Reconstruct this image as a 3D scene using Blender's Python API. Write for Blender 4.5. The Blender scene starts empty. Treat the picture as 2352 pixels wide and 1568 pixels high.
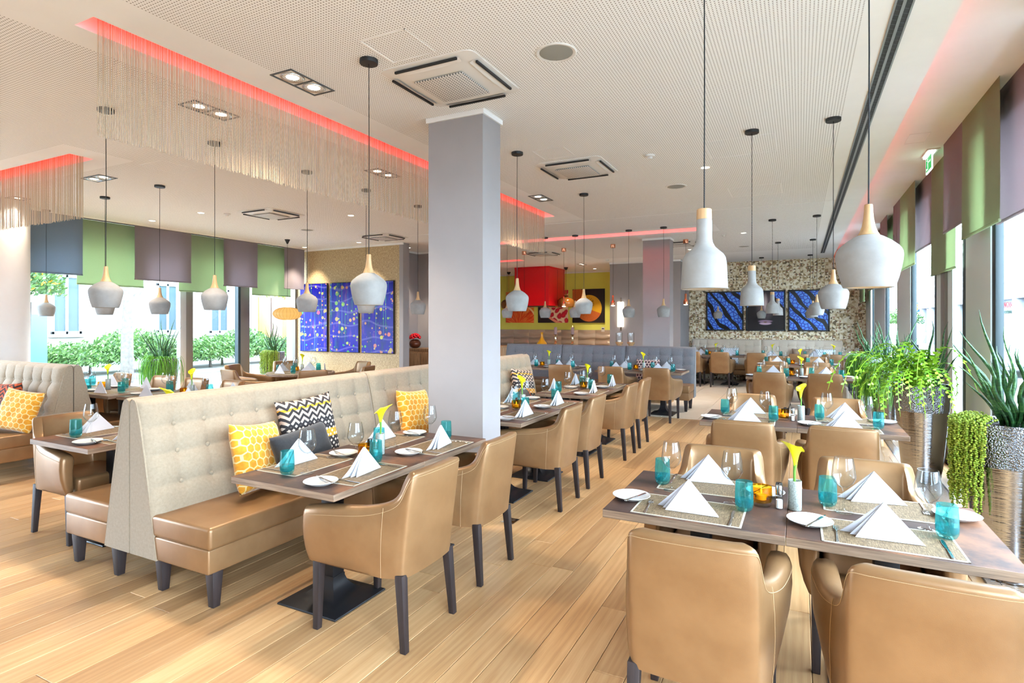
import bpy, bmesh, math, random
from mathutils import Vector, Matrix
random.seed(7)
PI = math.pi
sc = bpy.context.scene
COL = sc.collection

# ---------------------------------------------------------------- camera, world, exposure
cam_d = bpy.data.cameras.new('camera'); cam = bpy.data.objects.new('camera', cam_d); COL.objects.link(cam)
cam.location = (0, 0, 1.6)
cam.rotation_euler = (PI/2, 0, math.radians(26.74))
cam_d.sensor_width = 36.0; cam_d.lens = 1312/2352*36; cam_d.shift_y = -44/2352
cam_d.clip_start = .05; cam_d.clip_end = 600
sc.camera = cam
SKY = 20.0
world = bpy.data.worlds.new('sky'); sc.world = world; world.use_nodes = True
bgn = world.node_tree.nodes['Background']
bgn.inputs[0].default_value = (.735, .92, 1.15, 1); bgn.inputs[1].default_value = SKY
vs = sc.view_settings
vs.view_transform = 'Standard'; vs.look = 'None'; vs.gamma = 1; vs.use_curve_mapping = False
vs.exposure = 0.46
LAMP = 2.3
sc.cycles.max_bounces = 8; sc.cycles.diffuse_bounces = 4; sc.cycles.glossy_bounces = 3
sc.cycles.transmission_bounces = 4; sc.cycles.transparent_max_bounces = 20
sc.cycles.use_adaptive_sampling = True; sc.cycles.adaptive_threshold = .04; sc.cycles.adaptive_min_samples = 12
sc.cycles.caustics_reflective = False; sc.cycles.caustics_refractive = False
sc.cycles.sample_clamp_indirect = 6.0

def portal(name, loc, rot, sx, sy):
    d = bpy.data.lights.new(name, 'AREA'); d.shape = 'RECTANGLE'; d.size = sx; d.size_y = sy
    d.cycles.is_portal = True
    o = bpy.data.objects.new(name, d); COL.objects.link(o); o.location = loc; o.rotation_euler = rot
# sampling portals in the glazing (they emit nothing themselves): the sky enters through these windows
portal('window_right', (1.62, 11.45, 1.75), (0, PI/2, 0), 3.5, 11.5)
portal('window_right_offscreen', (1.62, 1.45, 1.75), (0, PI/2, 0), 3.5, 8.5)
portal('window_left', (-10.75, 7.0, 1.65), (0, -PI/2, 0), 3.3, 5.6)
portal('window_left_offscreen', (-10.75, .9, 1.65), (0, -PI/2, 0), 3.3, 6.6)

# ---------------------------------------------------------------- mesh kit
def S(r, g, b):
    f = lambda c: (c/255/12.92) if c/255 <= .04045 else ((c/255+.055)/1.055)**2.4
    return (f(r), f(g), f(b), 1)

class MB:
    def __init__(s): s.v = []; s.f = []; s.m = []
    def add(s, vs, fs, m=0):
        o = len(s.v); s.v += [tuple(p) for p in vs]
        for q in fs: s.f.append([i+o for i in q]); s.m.append(m)
        return s
    def box(s, x0, x1, y0, y1, z0, z1, m=0):
        v = [(x, y, z) for z in (z0, z1) for y in (y0, y1) for x in (x0, x1)]
        return s.add(v, [(0,2,3,1),(4,5,7,6),(0,1,5,4),(2,6,7,3),(0,4,6,2),(1,3,7,5)], m)
    def hexa(s, b, t, m=0):          # b, t: 4 points each (ccw)
        return s.add(list(b)+list(t), [(3,2,1,0),(4,5,6,7),(0,1,5,4),(1,2,6,5),(2,3,7,6),(3,0,4,7)], m)
    def prism(s, poly, ax, a, b, m=0):   # 2d polygon extruded along axis ax
        n = len(poly)
        def P(p, h):
            return (h, p[0], p[1]) if ax == 'x' else ((p[0], h, p[1]) if ax == 'y' else (p[0], p[1], h))
        v = [P(p, a) for p in poly]+[P(p, b) for p in poly]
        f = [tuple(range(n))[::-1], tuple(range(n, 2*n))]+[(i, (i+1) % n, n+(i+1) % n, n+i) for i in range(n)]
        return s.add(v, f, m)
    def lathe(s, prof, n=24, c=(0,0,0), m=0, ax='z'):
        v = []; f = []; idx = []
        for r, z in prof:
            if r < 1e-6: idx.append([len(v)]); v.append((0, 0, z))
            else:
                idx.append(list(range(len(v), len(v)+n)))
                v += [(r*math.cos(2*PI*k/n), r*math.sin(2*PI*k/n), z) for k in range(n)]
        for a, b in zip(idx, idx[1:]):
            for k in range(n):
                k2 = (k+1) % n
                if len(a) == 1 and len(b) == 1: continue
                if len(a) == 1: f.append((a[0], b[k2], b[k]))
                elif len(b) == 1: f.append((a[k], a[k2], b[0]))
                else: f.append((a[k], a[k2], b[k2], b[k]))
        if ax == 'y': v = [(x, z, -y) for x, y, z in v]
        if ax == 'x': v = [(z, x, y) for x, y, z in v]
        return s.add([(x+c[0], y+c[1], z+c[2]) for x, y, z in v], f, m)
    def loft(s, rings, m=0, closed=True, caps=True):
        n = len(rings[0]); v = [p for r in rings for p in r]; f = []
        for i in range(len(rings)-1):
            for k in range(n if closed else n-1):
                k2 = (k+1) % n
                f.append((i*n+k, i*n+k2, (i+1)*n+k2, (i+1)*n+k))
        if caps:
            f.append(tuple(range(n))[::-1]); f.append(tuple((len(rings)-1)*n+k for k in range(n)))
        return s.add(v, f, m)
    def tube(s, pts, r, n=8, m=0, caps=True):
        pts = [Vector(p) for p in pts]; rs = r if isinstance(r, (list, tuple)) else [r]*len(pts)
        rings = []; up = None
        for i, p in enumerate(pts):
            t = (pts[min(i+1, len(pts)-1)]-pts[max(i-1, 0)]).normalized()
            if up is None: up = Vector((0,0,1)) if abs(t.z) < .9 else Vector((1,0,0))
            a = t.cross(up).normalized(); b = a.cross(t).normalized(); up = b
            rings.append([p+a*rs[i]*math.cos(2*PI*k/n)+b*rs[i]*math.sin(2*PI*k/n) for k in range(n)])
        return s.loft(rings, m, True, caps)
    def grid(s, fn, nu, nv, m=0):
        v = [fn(i/nu, j/nv) for j in range(nv+1) for i in range(nu+1)]
        f = [(j*(nu+1)+i, j*(nu+1)+i+1, (j+1)*(nu+1)+i+1, (j+1)*(nu+1)+i) for j in range(nv) for i in range(nu)]
        return s.add(v, f, m)
    def xf(s, M, start=0):
        for i in range(start, len(s.v)): s.v[i] = tuple(M @ Vector(s.v[i]))
        return s
    def mesh(s, name, mats, bevel=0, seg=2, angle=38, weld=0, smooth=True, recalc=True):
        me = bpy.data.meshes.new(name); me.from_pydata(s.v, [], s.f)
        if not isinstance(mats, (list, tuple)): mats = [mats]
        for q in mats: me.materials.append(q)
        me.polygons.foreach_set('material_index', s.m)
        if bevel or weld or recalc:
            bm = bmesh.new(); bm.from_mesh(me)
            if weld: bmesh.ops.remove_doubles(bm, verts=bm.verts, dist=weld)
            if recalc: bmesh.ops.recalc_face_normals(bm, faces=bm.faces)
            if bevel:
                es = [e for e in bm.edges if len(e.link_faces) == 2 and e.calc_face_angle(0) > .5]
                bmesh.ops.bevel(bm, geom=es, offset=bevel, segments=seg, profile=.5, affect='EDGES', clamp_overlap=True)
            bm.to_mesh(me); bm.free()
        if smooth:
            me.shade_smooth(); me.set_sharp_from_angle(angle=math.radians(angle))
        me.update()
        return me

def O(name, me, parent=None, loc=(0,0,0), rz=0, rot=None, scale=None):
    o = bpy.data.objects.new(name, me); COL.objects.link(o)
    o.location = loc; o.rotation_euler = rot if rot else (0, 0, rz)
    if scale: o.scale = scale if hasattr(scale, '__len__') else (scale,)*3
    if parent: o.parent = parent
    return o
def tag(o, label=None, cat=None, group=None, kind=None):
    if label: o['label'] = label
    if cat: o['category'] = cat
    if group: o['group'] = group
    if kind: o['kind'] = kind
    return o
def T(name, label, cat, loc=(0,0,0), rz=0, group=None, rot=None):
    o = bpy.data.objects.new(name, None); COL.objects.link(o); o.empty_display_size = .1
    o.location = loc; o.rotation_euler = rot if rot else (0, 0, rz)
    return tag(o, label, cat, group)
def struct(name, me, parent=None, **k):
    o = O(name, me, parent, **k); o['kind'] = 'structure'; return o
CACHE = {}
def cached(fn):
    def w(*a):
        k = (fn.__name__,)+a
        if k not in CACHE: CACHE[k] = fn(*a)
        return CACHE[k]
    return w
def lerp(a, b, t): return a+(b-a)*t
def sstep(a, b, x):
    t = max(0, min(1, (x-a)/(b-a))); return t*t*(3-2*t)
# ---------------------------------------------------------------- materials
class NT:
    def __init__(s, name):
        s.mat = bpy.data.materials.new(name); s.mat.use_nodes = True
        s.t = s.mat.node_tree; s.b = s.t.nodes['Principled BSDF']; s.out = s.t.nodes['Material Output']
    def n(s, typ, ins=None, **props):
        nd = s.t.nodes.new('ShaderNode'+typ)
        for k, v in props.items(): setattr(nd, k, v)
        for k, v in (ins or {}).items(): s.set(nd, k, v)
        return nd
    def set(s, nd, k, v):
        if hasattr(v, 'bl_rna') and isinstance(v, bpy.types.NodeSocket): s.t.links.new(v, nd.inputs[k])
        elif isinstance(v, bpy.types.Node): s.t.links.new(v.outputs[0], nd.inputs[k])
        else: nd.inputs[k].default_value = v
    def math(s, op, a, b=0.0, c=0.0):
        nd = s.n('Math', operation=op); s.set(nd, 0, a); s.set(nd, 1, b)
        if c: s.set(nd, 2, c)
        return nd.outputs[0]
    def vm(s, op, a, b=None, out=0):
        nd = s.n('VectorMath', operation=op); s.set(nd, 0, a)
        if b is not None: s.set(nd, 1, b)
        return nd.outputs['Value'] if op in ('LENGTH', 'DOT_PRODUCT', 'DISTANCE') else nd.outputs[0]
    def mix(s, f, a, b):
        nd = s.n('Mix', data_type='RGBA'); s.set(nd, 0, f); s.set(nd, 6, a); s.set(nd, 7, b); return nd.outputs[2]
    def mixv(s, f, a, b):
        nd = s.n('Mix', data_type='VECTOR'); s.set(nd, 0, f); s.set(nd, 4, a); s.set(nd, 5, b); return nd.outputs[1]
    def ramp(s, f, stops, const=False):
        nd = s.n('ValToRGB'); cr = nd.color_ramp
        if const: cr.interpolation = 'CONSTANT'
        while len(cr.elements) < len(stops): cr.elements.new(.5)
        for e, (p, c) in zip(cr.elements, stops): e.position = p; e.color = c
        s.set(nd, 0, f); return nd.outputs[0]
    def obj(s): return s.n('TexCoord').outputs['Object']
    def pos(s): return s.n('NewGeometry').outputs['Position']
    def sep(s, v):
        nd = s.n('SeparateXYZ'); s.set(nd, 0, v); return nd.outputs[0], nd.outputs[1], nd.outputs[2]
    def com(s, x, y, z=0.0):
        nd = s.n('CombineXYZ'); s.set(nd, 0, x); s.set(nd, 1, y); s.set(nd, 2, z); return nd.outputs[0]
    def noise(s, v, scale, detail=3, rough=.55, out=0):
        nd = s.n('TexNoise', {'Scale': scale, 'Detail': detail, 'Roughness': rough}); s.set(nd, 0, v); return nd.outputs[out]
    def bump(s, h, strength=.2, dist=.01):
        nd = s.n('Bump', {'Strength': strength, 'Distance': dist}); s.set(nd, 'Height', h)
        s.t.links.new(nd.outputs[0], s.b.inputs['Normal'])
    def P(s, **k):
        for a, v in k.items():
            s.set(s.b, {'col': 'Base Color', 'rough': 'Roughness', 'metal': 'Metallic', 'spec': 'Specular IOR Level',
                        'emis': 'Emission Color', 'estr': 'Emission Strength', 'alpha': 'Alpha', 'sheen': 'Sheen Weight',
                        'coat': 'Coat Weight', 'trans': 'Transmission Weight'}[a], v)
        return s.mat

def M(name, col, rough=.5, metal=0, spec=.5, bump=None, **k):
    n = NT(name); n.P(col=col, rough=rough, metal=metal, spec=spec, **k)
    if bump: n.bump(n.noise(n.obj(), bump[0], 4), bump[1], bump[2] if len(bump) > 2 else .005)
    return n.mat
def mottled(name, c0, c1, scale, rough=.7, bump=.15, bscale=None, metal=0, bdist=.004, **k):
    n = NT(name); o = n.obj(); f = n.noise(o, scale, 5, .6)
    n.P(col=n.ramp(f, [(.3, c0), (.7, c1)]), rough=rough, metal=metal, **k)
    n.bump(n.noise(o, bscale or scale*4, 3), bump, bdist); return n.mat
def emit(name, col, strength):
    n = NT(name); n.P(col=(0,0,0,1), emis=col, estr=strength, rough=.6); return n.mat
def thin_glass(name, tint, gl=.5, base=.04, rough=.02, edge=.62):
    n = NT(name); n.t.nodes.remove(n.b)
    tr = n.n('BsdfTransparent'); g = n.n('BsdfGlossy', {'Color': (1,1,1,1), 'Roughness': rough})
    lw = n.n('LayerWeight', {'Blend': .3})
    n.set(tr, 0, n.mix(n.math('POWER', lw.outputs['Facing'], 2.5), tint, tuple(q*edge for q in tint[:3])+(1,)))
    f = n.math('ADD', n.math('MULTIPLY', n.math('POWER', lw.outputs['Facing'], 2.2), gl), base)
    mx = n.n('MixShader'); n.set(mx, 0, f); n.t.links.new(tr.outputs[0], mx.inputs[1]); n.t.links.new(g.outputs[0], mx.inputs[2])
    n.t.links.new(mx.outputs[0], n.out.inputs[0]); return n.mat
def hexmask(n, p, line=.42):
    s2 = (1.0, 1.732, 1.0)
    def cell(off):
        q = n.vm('ADD', n.vm('DIVIDE', p, s2), off)
        return n.vm('MULTIPLY', n.vm('SUBTRACT', n.vm('FRACTION', q), (.5, .5, .5)), s2)
    x, y, _ = n.sep(cell((0,0,0))); a = n.com(x, y)
    x, y, _ = n.sep(cell((.5,.5,0))); b = n.com(x, y)
    g = n.vm('ABSOLUTE', n.mixv(n.math('LESS_THAN', n.vm('LENGTH', a), n.vm('LENGTH', b)), b, a))
    gx, gy, _ = n.sep(g)
    hd = n.math('MAXIMUM', n.vm('DOT_PRODUCT', g, (.5, .866, 0)), gx)
    return n.math('GREATER_THAN', hd, line), hd
def hexfabric(name, inside, line_c, k, line=.42, inner=None):
    n = NT(name); x, y, z = n.sep(n.obj()); p = n.com(n.math('MULTIPLY', x, k), n.math('MULTIPLY', z, k))
    mk, hd = hexmask(n, p, line)
    base = n.ramp(n.noise(n.obj(), 22, 4), [(.35, inside), (.65, inner or inside)])
    n.P(col=n.mix(mk, base, line_c), rough=.75, sheen=.3); n.bump(mk, .5, .004); return n.mat

WHITE = S(240, 238, 234)
def perforated():
    n = NT('perforated ceiling board'); x, y, z = n.sep(n.pos())
    k = .0195
    def c(a): return n.math('SUBTRACT', n.math('FRACT', n.math('DIVIDE', a, k)), .5)
    cx, cy = c(x), c(y)
    d = n.math('SQRT', n.math('ADD', n.math('MULTIPLY', cx, cx), n.math('MULTIPLY', cy, cy)))
    hole = n.math('LESS_THAN', d, .21)
    n.P(col=n.mix(hole, S(244, 243, 241), S(130, 120, 110)), rough=.85); return n.mat
MAT = {}
MAT['perf'] = perforated()
MAT['plaster'] = mottled('ceiling plaster', S(242, 241, 239), S(246, 245, 243), 3, .85, .03)
MAT['wall_white'] = mottled('white wall paint', S(226, 220, 214), S(232, 227, 221), 3, .8, .05)
MAT['pillar'] = mottled('pale grey lilac wall paint', S(150, 143, 141), S(156, 149, 147), 2, .75, .12, 220)
MAT['rose'] = mottled('red glow tinted grey paint', S(190, 170, 168), S(198, 178, 176), 2, .75, .1, 220)  # red slot glow put into the grey paint's colour; not applied anywhere
MAT['white_trim'] = M('white trim paint', S(240, 238, 235), .5)
def oak():
    n = NT('oak plank'); g = n.n('NewGeometry'); oi = n.n('ObjectInfo')
    rnd = n.math('FRACT', n.math('ADD', g.outputs['Random Per Island'], n.math('MULTIPLY', oi.outputs['Random'], 7.13)))
    x, y, z = n.sep(g.outputs['Position'])
    v = n.com(n.math('ADD', n.math('MULTIPLY', x, 9.0), n.math('MULTIPLY', rnd, 37.0)),
              n.math('ADD', n.math('MULTIPLY', y, 1.1), n.math('MULTIPLY', rnd, 91.0)), n.math('MULTIPLY', rnd, 13.0))
    warp = n.noise(v, .8, 3)
    w = n.n('TexWave', {'Scale': .9, 'Distortion': 14.0, 'Detail': 2.0, 'Detail Scale': .5}, wave_type='BANDS', bands_direction='X')
    n.set(w, 0, v)
    fine = n.noise(n.com(n.math('MULTIPLY', x, 150.0), n.math('MULTIPLY', y, 5.0), n.math('MULTIPLY', rnd, 50.0)), 1.0, 4, .6)
    f = n.math('ADD', n.math('MULTIPLY', w.outputs['Fac'], .10), n.math('ADD', n.math('MULTIPLY', warp, .64), n.math('MULTIPLY', fine, .34)))
    col = n.ramp(f, [(.15, S(148, 106, 68)), (.48, S(190, 148, 102)), (.85, S(218, 182, 136))])
    tint = n.ramp(rnd, [(0, (.70, .66, .62, 1)), (.3, (.90, .87, .84, 1)), (.7, (1.02, 1, .97, 1)), (1, (1.18, 1.15, 1.10, 1))])
    mx = n.n('Mix', {0: 1.0}, data_type='RGBA', blend_type='MULTIPLY'); n.set(mx, 6, col); n.set(mx, 7, tint)
    n.P(col=mx.outputs[2], rough=n.math('ADD', n.math('MULTIPLY', fine, .2), .27)); n.bump(fine, .1, .002); return n.mat
MAT['oak'] = oak()
MAT['joint'] = M('dark joint', S(96, 72, 50), .9)
MAT['floor_tile'] = mottled('pale sand floor tile', S(222, 204, 182), S(230, 214, 194), 5, .35, .04)
def grain(name, cs, axis='y', k=1.0, rough=.5):
    n = NT(name); x, y, z = n.sep(n.obj())
    a = {'x': (3, 60, 60), 'y': (60, 3, 60), 'z': (60, 60, 3)}[axis]
    v = n.com(n.math('MULTIPLY', x, a[0]*k), n.math('MULTIPLY', y, a[1]*k), n.math('MULTIPLY', z, a[2]*k))
    f = n.noise(v, 1.0, 5, .65)
    n.P(col=n.ramp(f, [(.3, cs[0]), (.5, cs[1]), (.72, cs[2])]), rough=rough); n.bump(f, .15, .002); return n.mat
def tabletop():
    n = NT('rust brown stone laminate'); o = n.pos()
    f = n.noise(o, 3.2, 6, .62); g2 = n.noise(o, 14, 5, .6)
    a = n.ramp(f, [(.32, S(56, 43, 40)), (.48, S(80, 58, 49)), (.64, S(136, 92, 64))])
    n.P(col=n.mix(n.math('MULTIPLY', g2, .35), a, S(76, 60, 54)), rough=.5, spec=.3); n.bump(g2, .04, .002); return n.mat
MAT['tabletop'] = tabletop()
MAT['table_edge'] = grain('greige oak edge band', (S(104, 84, 67), S(136, 112, 91), S(168, 144, 120)), 'x')
MAT['table_edge_y'] = grain('greige oak edge band along', (S(104, 84, 67), S(136, 112, 91), S(168, 144, 120)), 'y')
MAT['black_steel'] = M('black powder coated steel', S(34, 33, 35), .42, .3, bump=(300, .1, .001))
MAT['dark_leg'] = grain('dark wenge leg', (S(30, 22, 21), S(42, 31, 30), S(54, 41, 38)), 'z', .8, .6)
def leather():
    n = NT('gold beige leather'); o = n.obj()
    v = n.n('TexVoronoi', {'Scale': 420.0}); n.set(v, 0, o)
    f = n.noise(o, 7, 3)
    n.P(col=n.ramp(f, [(.3, S(136, 101, 66)), (.7, S(149, 113, 76))]), rough=.34, metal=.35, spec=.5)
    n.bump(n.math('ADD', v.outputs[0], n.math('MULTIPLY', n.noise(o, 40, 3), .6)), .06, .002); return n.mat
MAT['leather'] = leather()
def lit_leather():  # same leather with warm lamplight put into its colour; not applied anywhere
    n = NT('lamp lit beige leather'); o = n.obj(); f = n.noise(o, 5, 3)
    n.P(col=n.ramp(f, [(.3, S(152, 105, 55)), (.7, S(168, 120, 66))]), rough=.34, metal=.1); n.bump(n.noise(o, 25, 3), .05, .004); return n.mat
MAT['leather_lit'] = lit_leather()
MAT['thread'] = M('pale stitching thread', S(176, 144, 104), .7)
def cloth(name, c0, c1, k=320, rough=.85):
    n = NT(name); o = n.obj(); f = n.noise(o, 60, 4, .7); g = n.noise(o, k, 2)
    n.P(col=n.ramp(f, [(.3, c0), (.7, c1)]), rough=rough, sheen=.15); n.bump(g, .12, .002); return n.mat
MAT['beige_fabric'] = cloth('beige bench fabric', S(144, 128, 106), S(159, 143, 121))
MAT['grey_fabric'] = cloth('slate grey bench fabric', S(98, 100, 104), S(112, 114, 118))
MAT['beige_far'] = cloth('oatmeal bench fabric', S(196, 182, 162), S(206, 193, 174))
MAT['napkin'] = M('white linen', S(202, 202, 208), .8, bump=(500, .06, .001))
MAT['porcelain'] = M('white porcelain', S(208, 206, 203), .12)
MAT['steel'] = M('polished steel', S(200, 200, 200), .16, 1.0)
MAT['glass'] = thin_glass('clear glass', (.975, .985, .985, 1), .55, .02, .01, .34)
def lively(name, tint, dcol, k):
    m = thin_glass(name, tint, .35, .05); t = m.node_tree; out = t.nodes['Material Output']; src = out.inputs[0].links[0].from_socket
    d = t.nodes.new('ShaderNodeBsdfTranslucent'); d.inputs[0].default_value = dcol; d2 = t.nodes.new('ShaderNodeBsdfDiffuse'); d2.inputs[0].default_value = dcol
    a = t.nodes.new('ShaderNodeMixShader'); t.links.new(d.outputs[0], a.inputs[1]); t.links.new(d2.outputs[0], a.inputs[2])
    mx = t.nodes.new('ShaderNodeMixShader'); mx.inputs[0].default_value = k; t.links.new(src, mx.inputs[1]); t.links.new(a.outputs[0], mx.inputs[2]); t.links.new(mx.outputs[0], out.inputs[0])
    return m
MAT['teal_glass'] = lively('teal glass', (.60, .92, .92, 1), S(40, 170, 172), .10)
MAT['teal_deep'] = lively('deep teal glass base', (.36, .84, .86, 1), S(10, 140, 150), .22)
MAT['amber_glass'] = thin_glass('amber glass', (.97, .72, .16, 1), .35, .04)
MAT['pane'] = thin_glass('window glass', (.96, .98, .975, 1), .22, .02, .01, .95)
MAT['wax'] = M('white candle wax', S(246, 238, 220), .5)
MAT['flame'] = emit('candle flame', (1, .62, .2, 1), 5)
MAT['granite_glass'] = mottled('grey crackled vase glass', S(120, 126, 120), S(176, 180, 172), 260, .25, .05)
def calla():
    n = NT('yellow green calla petal'); x, y, z = n.sep(n.obj())
    n.P(col=n.ramp(n.math('MULTIPLY', z, 5.0), [(.55, S(96, 150, 30)), (.85, S(206, 220, 30)), (1, S(240, 226, 24))]), rough=.45); return n.mat
MAT['calla'] = calla()
MAT['stem'] = M('green stem', S(96, 146, 46), .5)
def mat_weave(name, c0, c1, c2):
    n = NT(name); p = n.obj()
    x, y, z = n.sep(p)
    a = n.noise(n.com(n.math('MULTIPLY', x, 260.0), n.math('MULTIPLY', y, 25.0)), 1.0, 3, .7)
    b = n.noise(n.com(n.math('MULTIPLY', x, 25.0), n.math('MULTIPLY', y, 260.0)), 1.0, 3, .7)
    f = n.math('MULTIPLY', n.math('ADD', a, b), .5)
    n.P(col=n.ramp(f, [(.38, c0), (.5, c1), (.62, c2)]), rough=.7); n.bump(f, .3, .002); return n.mat
MAT['placemat'] = mat_weave('woven taupe mat', S(74, 57, 39), S(116, 95, 68), S(160, 138, 106))
MAT['mat_hem'] = M('pale mat hem', S(188, 178, 160), .7)
MAT['concrete'] = mottled('pale cast concrete', S(134, 131, 127), S(152, 149, 145), 9, .8, .12, 60)
MAT['concrete_in'] = M('pale lamp lining', S(206, 203, 197), .6)
MAT['bulb'] = emit('warm lamp bulb', (1, .66, .26, 1), 12.0)
MAT['light_wood'] = grain('light ash wood', (S(166, 128, 84), S(186, 148, 102), S(200, 166, 122)), 'z', .6)
MAT['cord'] = M('black textile cord', S(24, 23, 24), .8)
MAT['black'] = M('matt black', S(28, 28, 29), .55)
MAT['copper'] = M('brushed copper', S(226, 150, 112), .25, 1.0)
MAT['amber_shade'] = M('brown smoked glass shade', S(112, 66, 22), .12, .1)
MAT['brass'] = M('brass chain', S(190, 150, 80), .3, 1.0)
MAT['paper'] = emit('lit rice paper', (1, .55, .15, 1), .75)
MAT['paper_rib'] = M('bamboo rib', S(206, 150, 70), .6)
MAT['down'] = emit('lit downlight', (1, .88, .70, 1), 7.0)
MAT['chrome_ring'] = M('satin reflector ring', S(196, 194, 190), .3, .9)
MAT['frame_dark'] = M('dark grey fitting frame', S(92, 96, 98), .5, .3)
MAT['ac_white'] = M('off white plastic', S(226, 222, 216), .45)
def ac_grille():
    n = NT('perforated grille'); x, y, z = n.sep(n.obj())
    c = lambda a: n.math('SUBTRACT', n.math('FRACT', n.math('DIVIDE', a, .022)), .5)
    cx, cy = c(x), c(y); d = n.math('SQRT', n.math('ADD', n.math('MULTIPLY', cx, cx), n.math('MULTIPLY', cy, cy)))
    n.P(col=n.mix(n.math('LESS_THAN', d, .3), S(222, 217, 211), S(110, 108, 104)), rough=.5); return n.mat
MAT['ac_grille'] = ac_grille()
MAT['speaker'] = M('grey speaker mesh', S(150, 150, 142), .6, bump=(500, .3, .002))
MAT['red_led'] = emit('red led strip', (1, .02, .02, 1), 16)
MAT['chain'] = M('bronze ball chain', S(196, 172, 142), .4, .3)
MAT['frame_grey'] = M('grey aluminium', S(204, 210, 206), .5, .2)
MAT['frame_black'] = M('dark window frame', S(44, 56, 58), .45, .2)
MAT['frame_pale'] = M('pale aluminium frame', S(196, 194, 192), .45, .2)
MAT['frame_brown'] = M('taupe aluminium frame', S(122, 114, 106), .45, .2)
def blind(name, c, tr):
    n = NT(name); o = n.obj(); x, y, z = n.sep(o)
    f = n.noise(n.com(n.math('MULTIPLY', x, 300.0), n.math('MULTIPLY', y, 300.0), n.math('MULTIPLY', z, 60.0)), 1.0, 3)
    col = n.mix(f, c, tuple(q*.86 for q in c[:3])+(1,)); n.P(col=col, rough=.9)
    t = n.n('BsdfTranslucent'); n.set(t, 0, col); mx = n.n('MixShader', {0: tr})
    n.t.links.new(n.b.outputs[0], mx.inputs[1]); n.t.links.new(t.outputs[0], mx.inputs[2]); n.t.links.new(mx.outputs[0], n.out.inputs[0])
    return n.mat
MAT['blind_green'] = blind('sage green blind cloth', S(180, 192, 156), .55)
MAT['blind_purple'] = blind('mauve grey blind cloth', S(176, 164, 166), .5)
MAT['blind_blue'] = blind('slate blue blind cloth', S(150, 162, 172), .5)
def wallpaper():
    n = NT('triangle patterned wallpaper'); x, y, z = n.sep(n.pos()); k = 12.0
    p = n.com(n.math('MULTIPLY', x, k), n.math('MULTIPLY', z, k))
    cell = n.vm('FLOOR', p); f = n.vm('SUBTRACT', n.vm('FRACTION', p), (.5, .5, 0)); fx, fy, _ = n.sep(f)
    i = n.math('ADD', n.math('MULTIPLY', n.math('GREATER_THAN', n.math('ADD', fx, fy), 0.0), 2.0), n.math('GREATER_THAN', n.math('SUBTRACT', fx, fy), 0.0))
    w = n.n('TexWhiteNoise', noise_dimensions='3D'); n.set(w, 0, n.vm('ADD', cell, n.com(0.0, 0.0, n.math('MULTIPLY', i, 3.7))))
    n.P(col=n.ramp(w.outputs[0], [(0, S(120, 102, 76)), (.09, S(170, 144, 102)), (.24, S(204, 182, 140)), (.42, S(230, 216, 182)), (.66, S(242, 232, 208)), (.92, S(178, 136, 106))], True), rough=.7)
    return n.mat
MAT['wallpaper'] = wallpaper()
def grasscloth():
    n = NT('gold brown woven wallcovering'); x, y, z = n.sep(n.pos())
    a = n.noise(n.com(n.math('MULTIPLY', x, 90.0), n.math('MULTIPLY', z, 22.0)), 1.0, 4, .7)
    b = n.noise(n.com(n.math('MULTIPLY', x, 24.0), n.math('MULTIPLY', z, 90.0)), 1.0, 4, .7)
    f = n.math('MULTIPLY', n.math('ADD', a, b), .5)
    n.P(col=n.ramp(f, [(.36, S(132, 108, 74)), (.5, S(178, 152, 110)), (.62, S(212, 192, 154))]), rough=.6); n.bump(f, .3, .003); return n.mat
MAT['grasscloth'] = grasscloth()
MAT['yellow'] = mottled('mustard yellow wall paint', S(216, 214, 92), S(222, 220, 100), 2, .75, .05)
MAT['red'] = M('glossy red hood panel', S(226, 16, 28), .35)
MAT['relief'] = None
def relief():
    n = NT('pearl grey wave tile'); o = n.obj()
    w = n.n('TexWave', {'Scale': 1.3, 'Distortion': 5.0, 'Detail': 1.0}, bands_direction='Z'); n.set(w, 0, o)
    n.P(col=S(196, 178, 160), rough=.2, metal=.35); n.bump(w.outputs[1], .8, .05); return n.mat
MAT['relief'] = relief()
def hammered():
    n = NT('hammered silver metal'); o = n.obj(); v = n.n('TexVoronoi', {'Scale': 105.0}); n.set(v, 0, o)
    n.P(col=S(138, 142, 150), rough=.2, metal=1.0); n.bump(v.outputs[0], .7, .012); return n.mat
def ribbed():
    n = NT('brushed mirror metal'); x, y, z = n.sep(n.obj())
    n.P(col=S(160, 160, 164), rough=.1, metal=1.0); n.bump(n.noise(n.com(x, y, n.math('MULTIPLY', z, 60.0)), 1.6, 3), .18, .02); return n.mat
MAT['hammered'] = hammered(); MAT['ribbed'] = ribbed()
MAT['soil'] = M('dark soil', S(50, 38, 28), .95)
def leafmat(name, c0, c1, rough=.4, tr=.2):
    n = NT(name); g = n.n('NewGeometry'); oi = n.n('ObjectInfo')
    col = n.ramp(n.math('FRACT', n.math('ADD', g.outputs['Random Per Island'], oi.outputs['Random'])), [(0, c0), (1, c1)])
    n.P(col=col, rough=rough)
    t = n.n('BsdfTranslucent'); n.set(t, 0, col); mx = n.n('MixShader', {0: tr})
    n.t.links.new(n.b.outputs[0], mx.inputs[1]); n.t.links.new(t.outputs[0], mx.inputs[2]); n.t.links.new(mx.outputs[0], n.out.inputs[0])
    return n.mat
MAT['fern'] = leafmat('bright green fern leaf', S(86, 148, 24), S(168, 210, 60))
MAT['pearl'] = leafmat('olive green pearl leaf', S(120, 152, 34), S(186, 204, 76))
MAT['rhipsalis'] = leafmat('fresh green strand', S(52, 120, 18), S(122, 186, 40))
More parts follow.
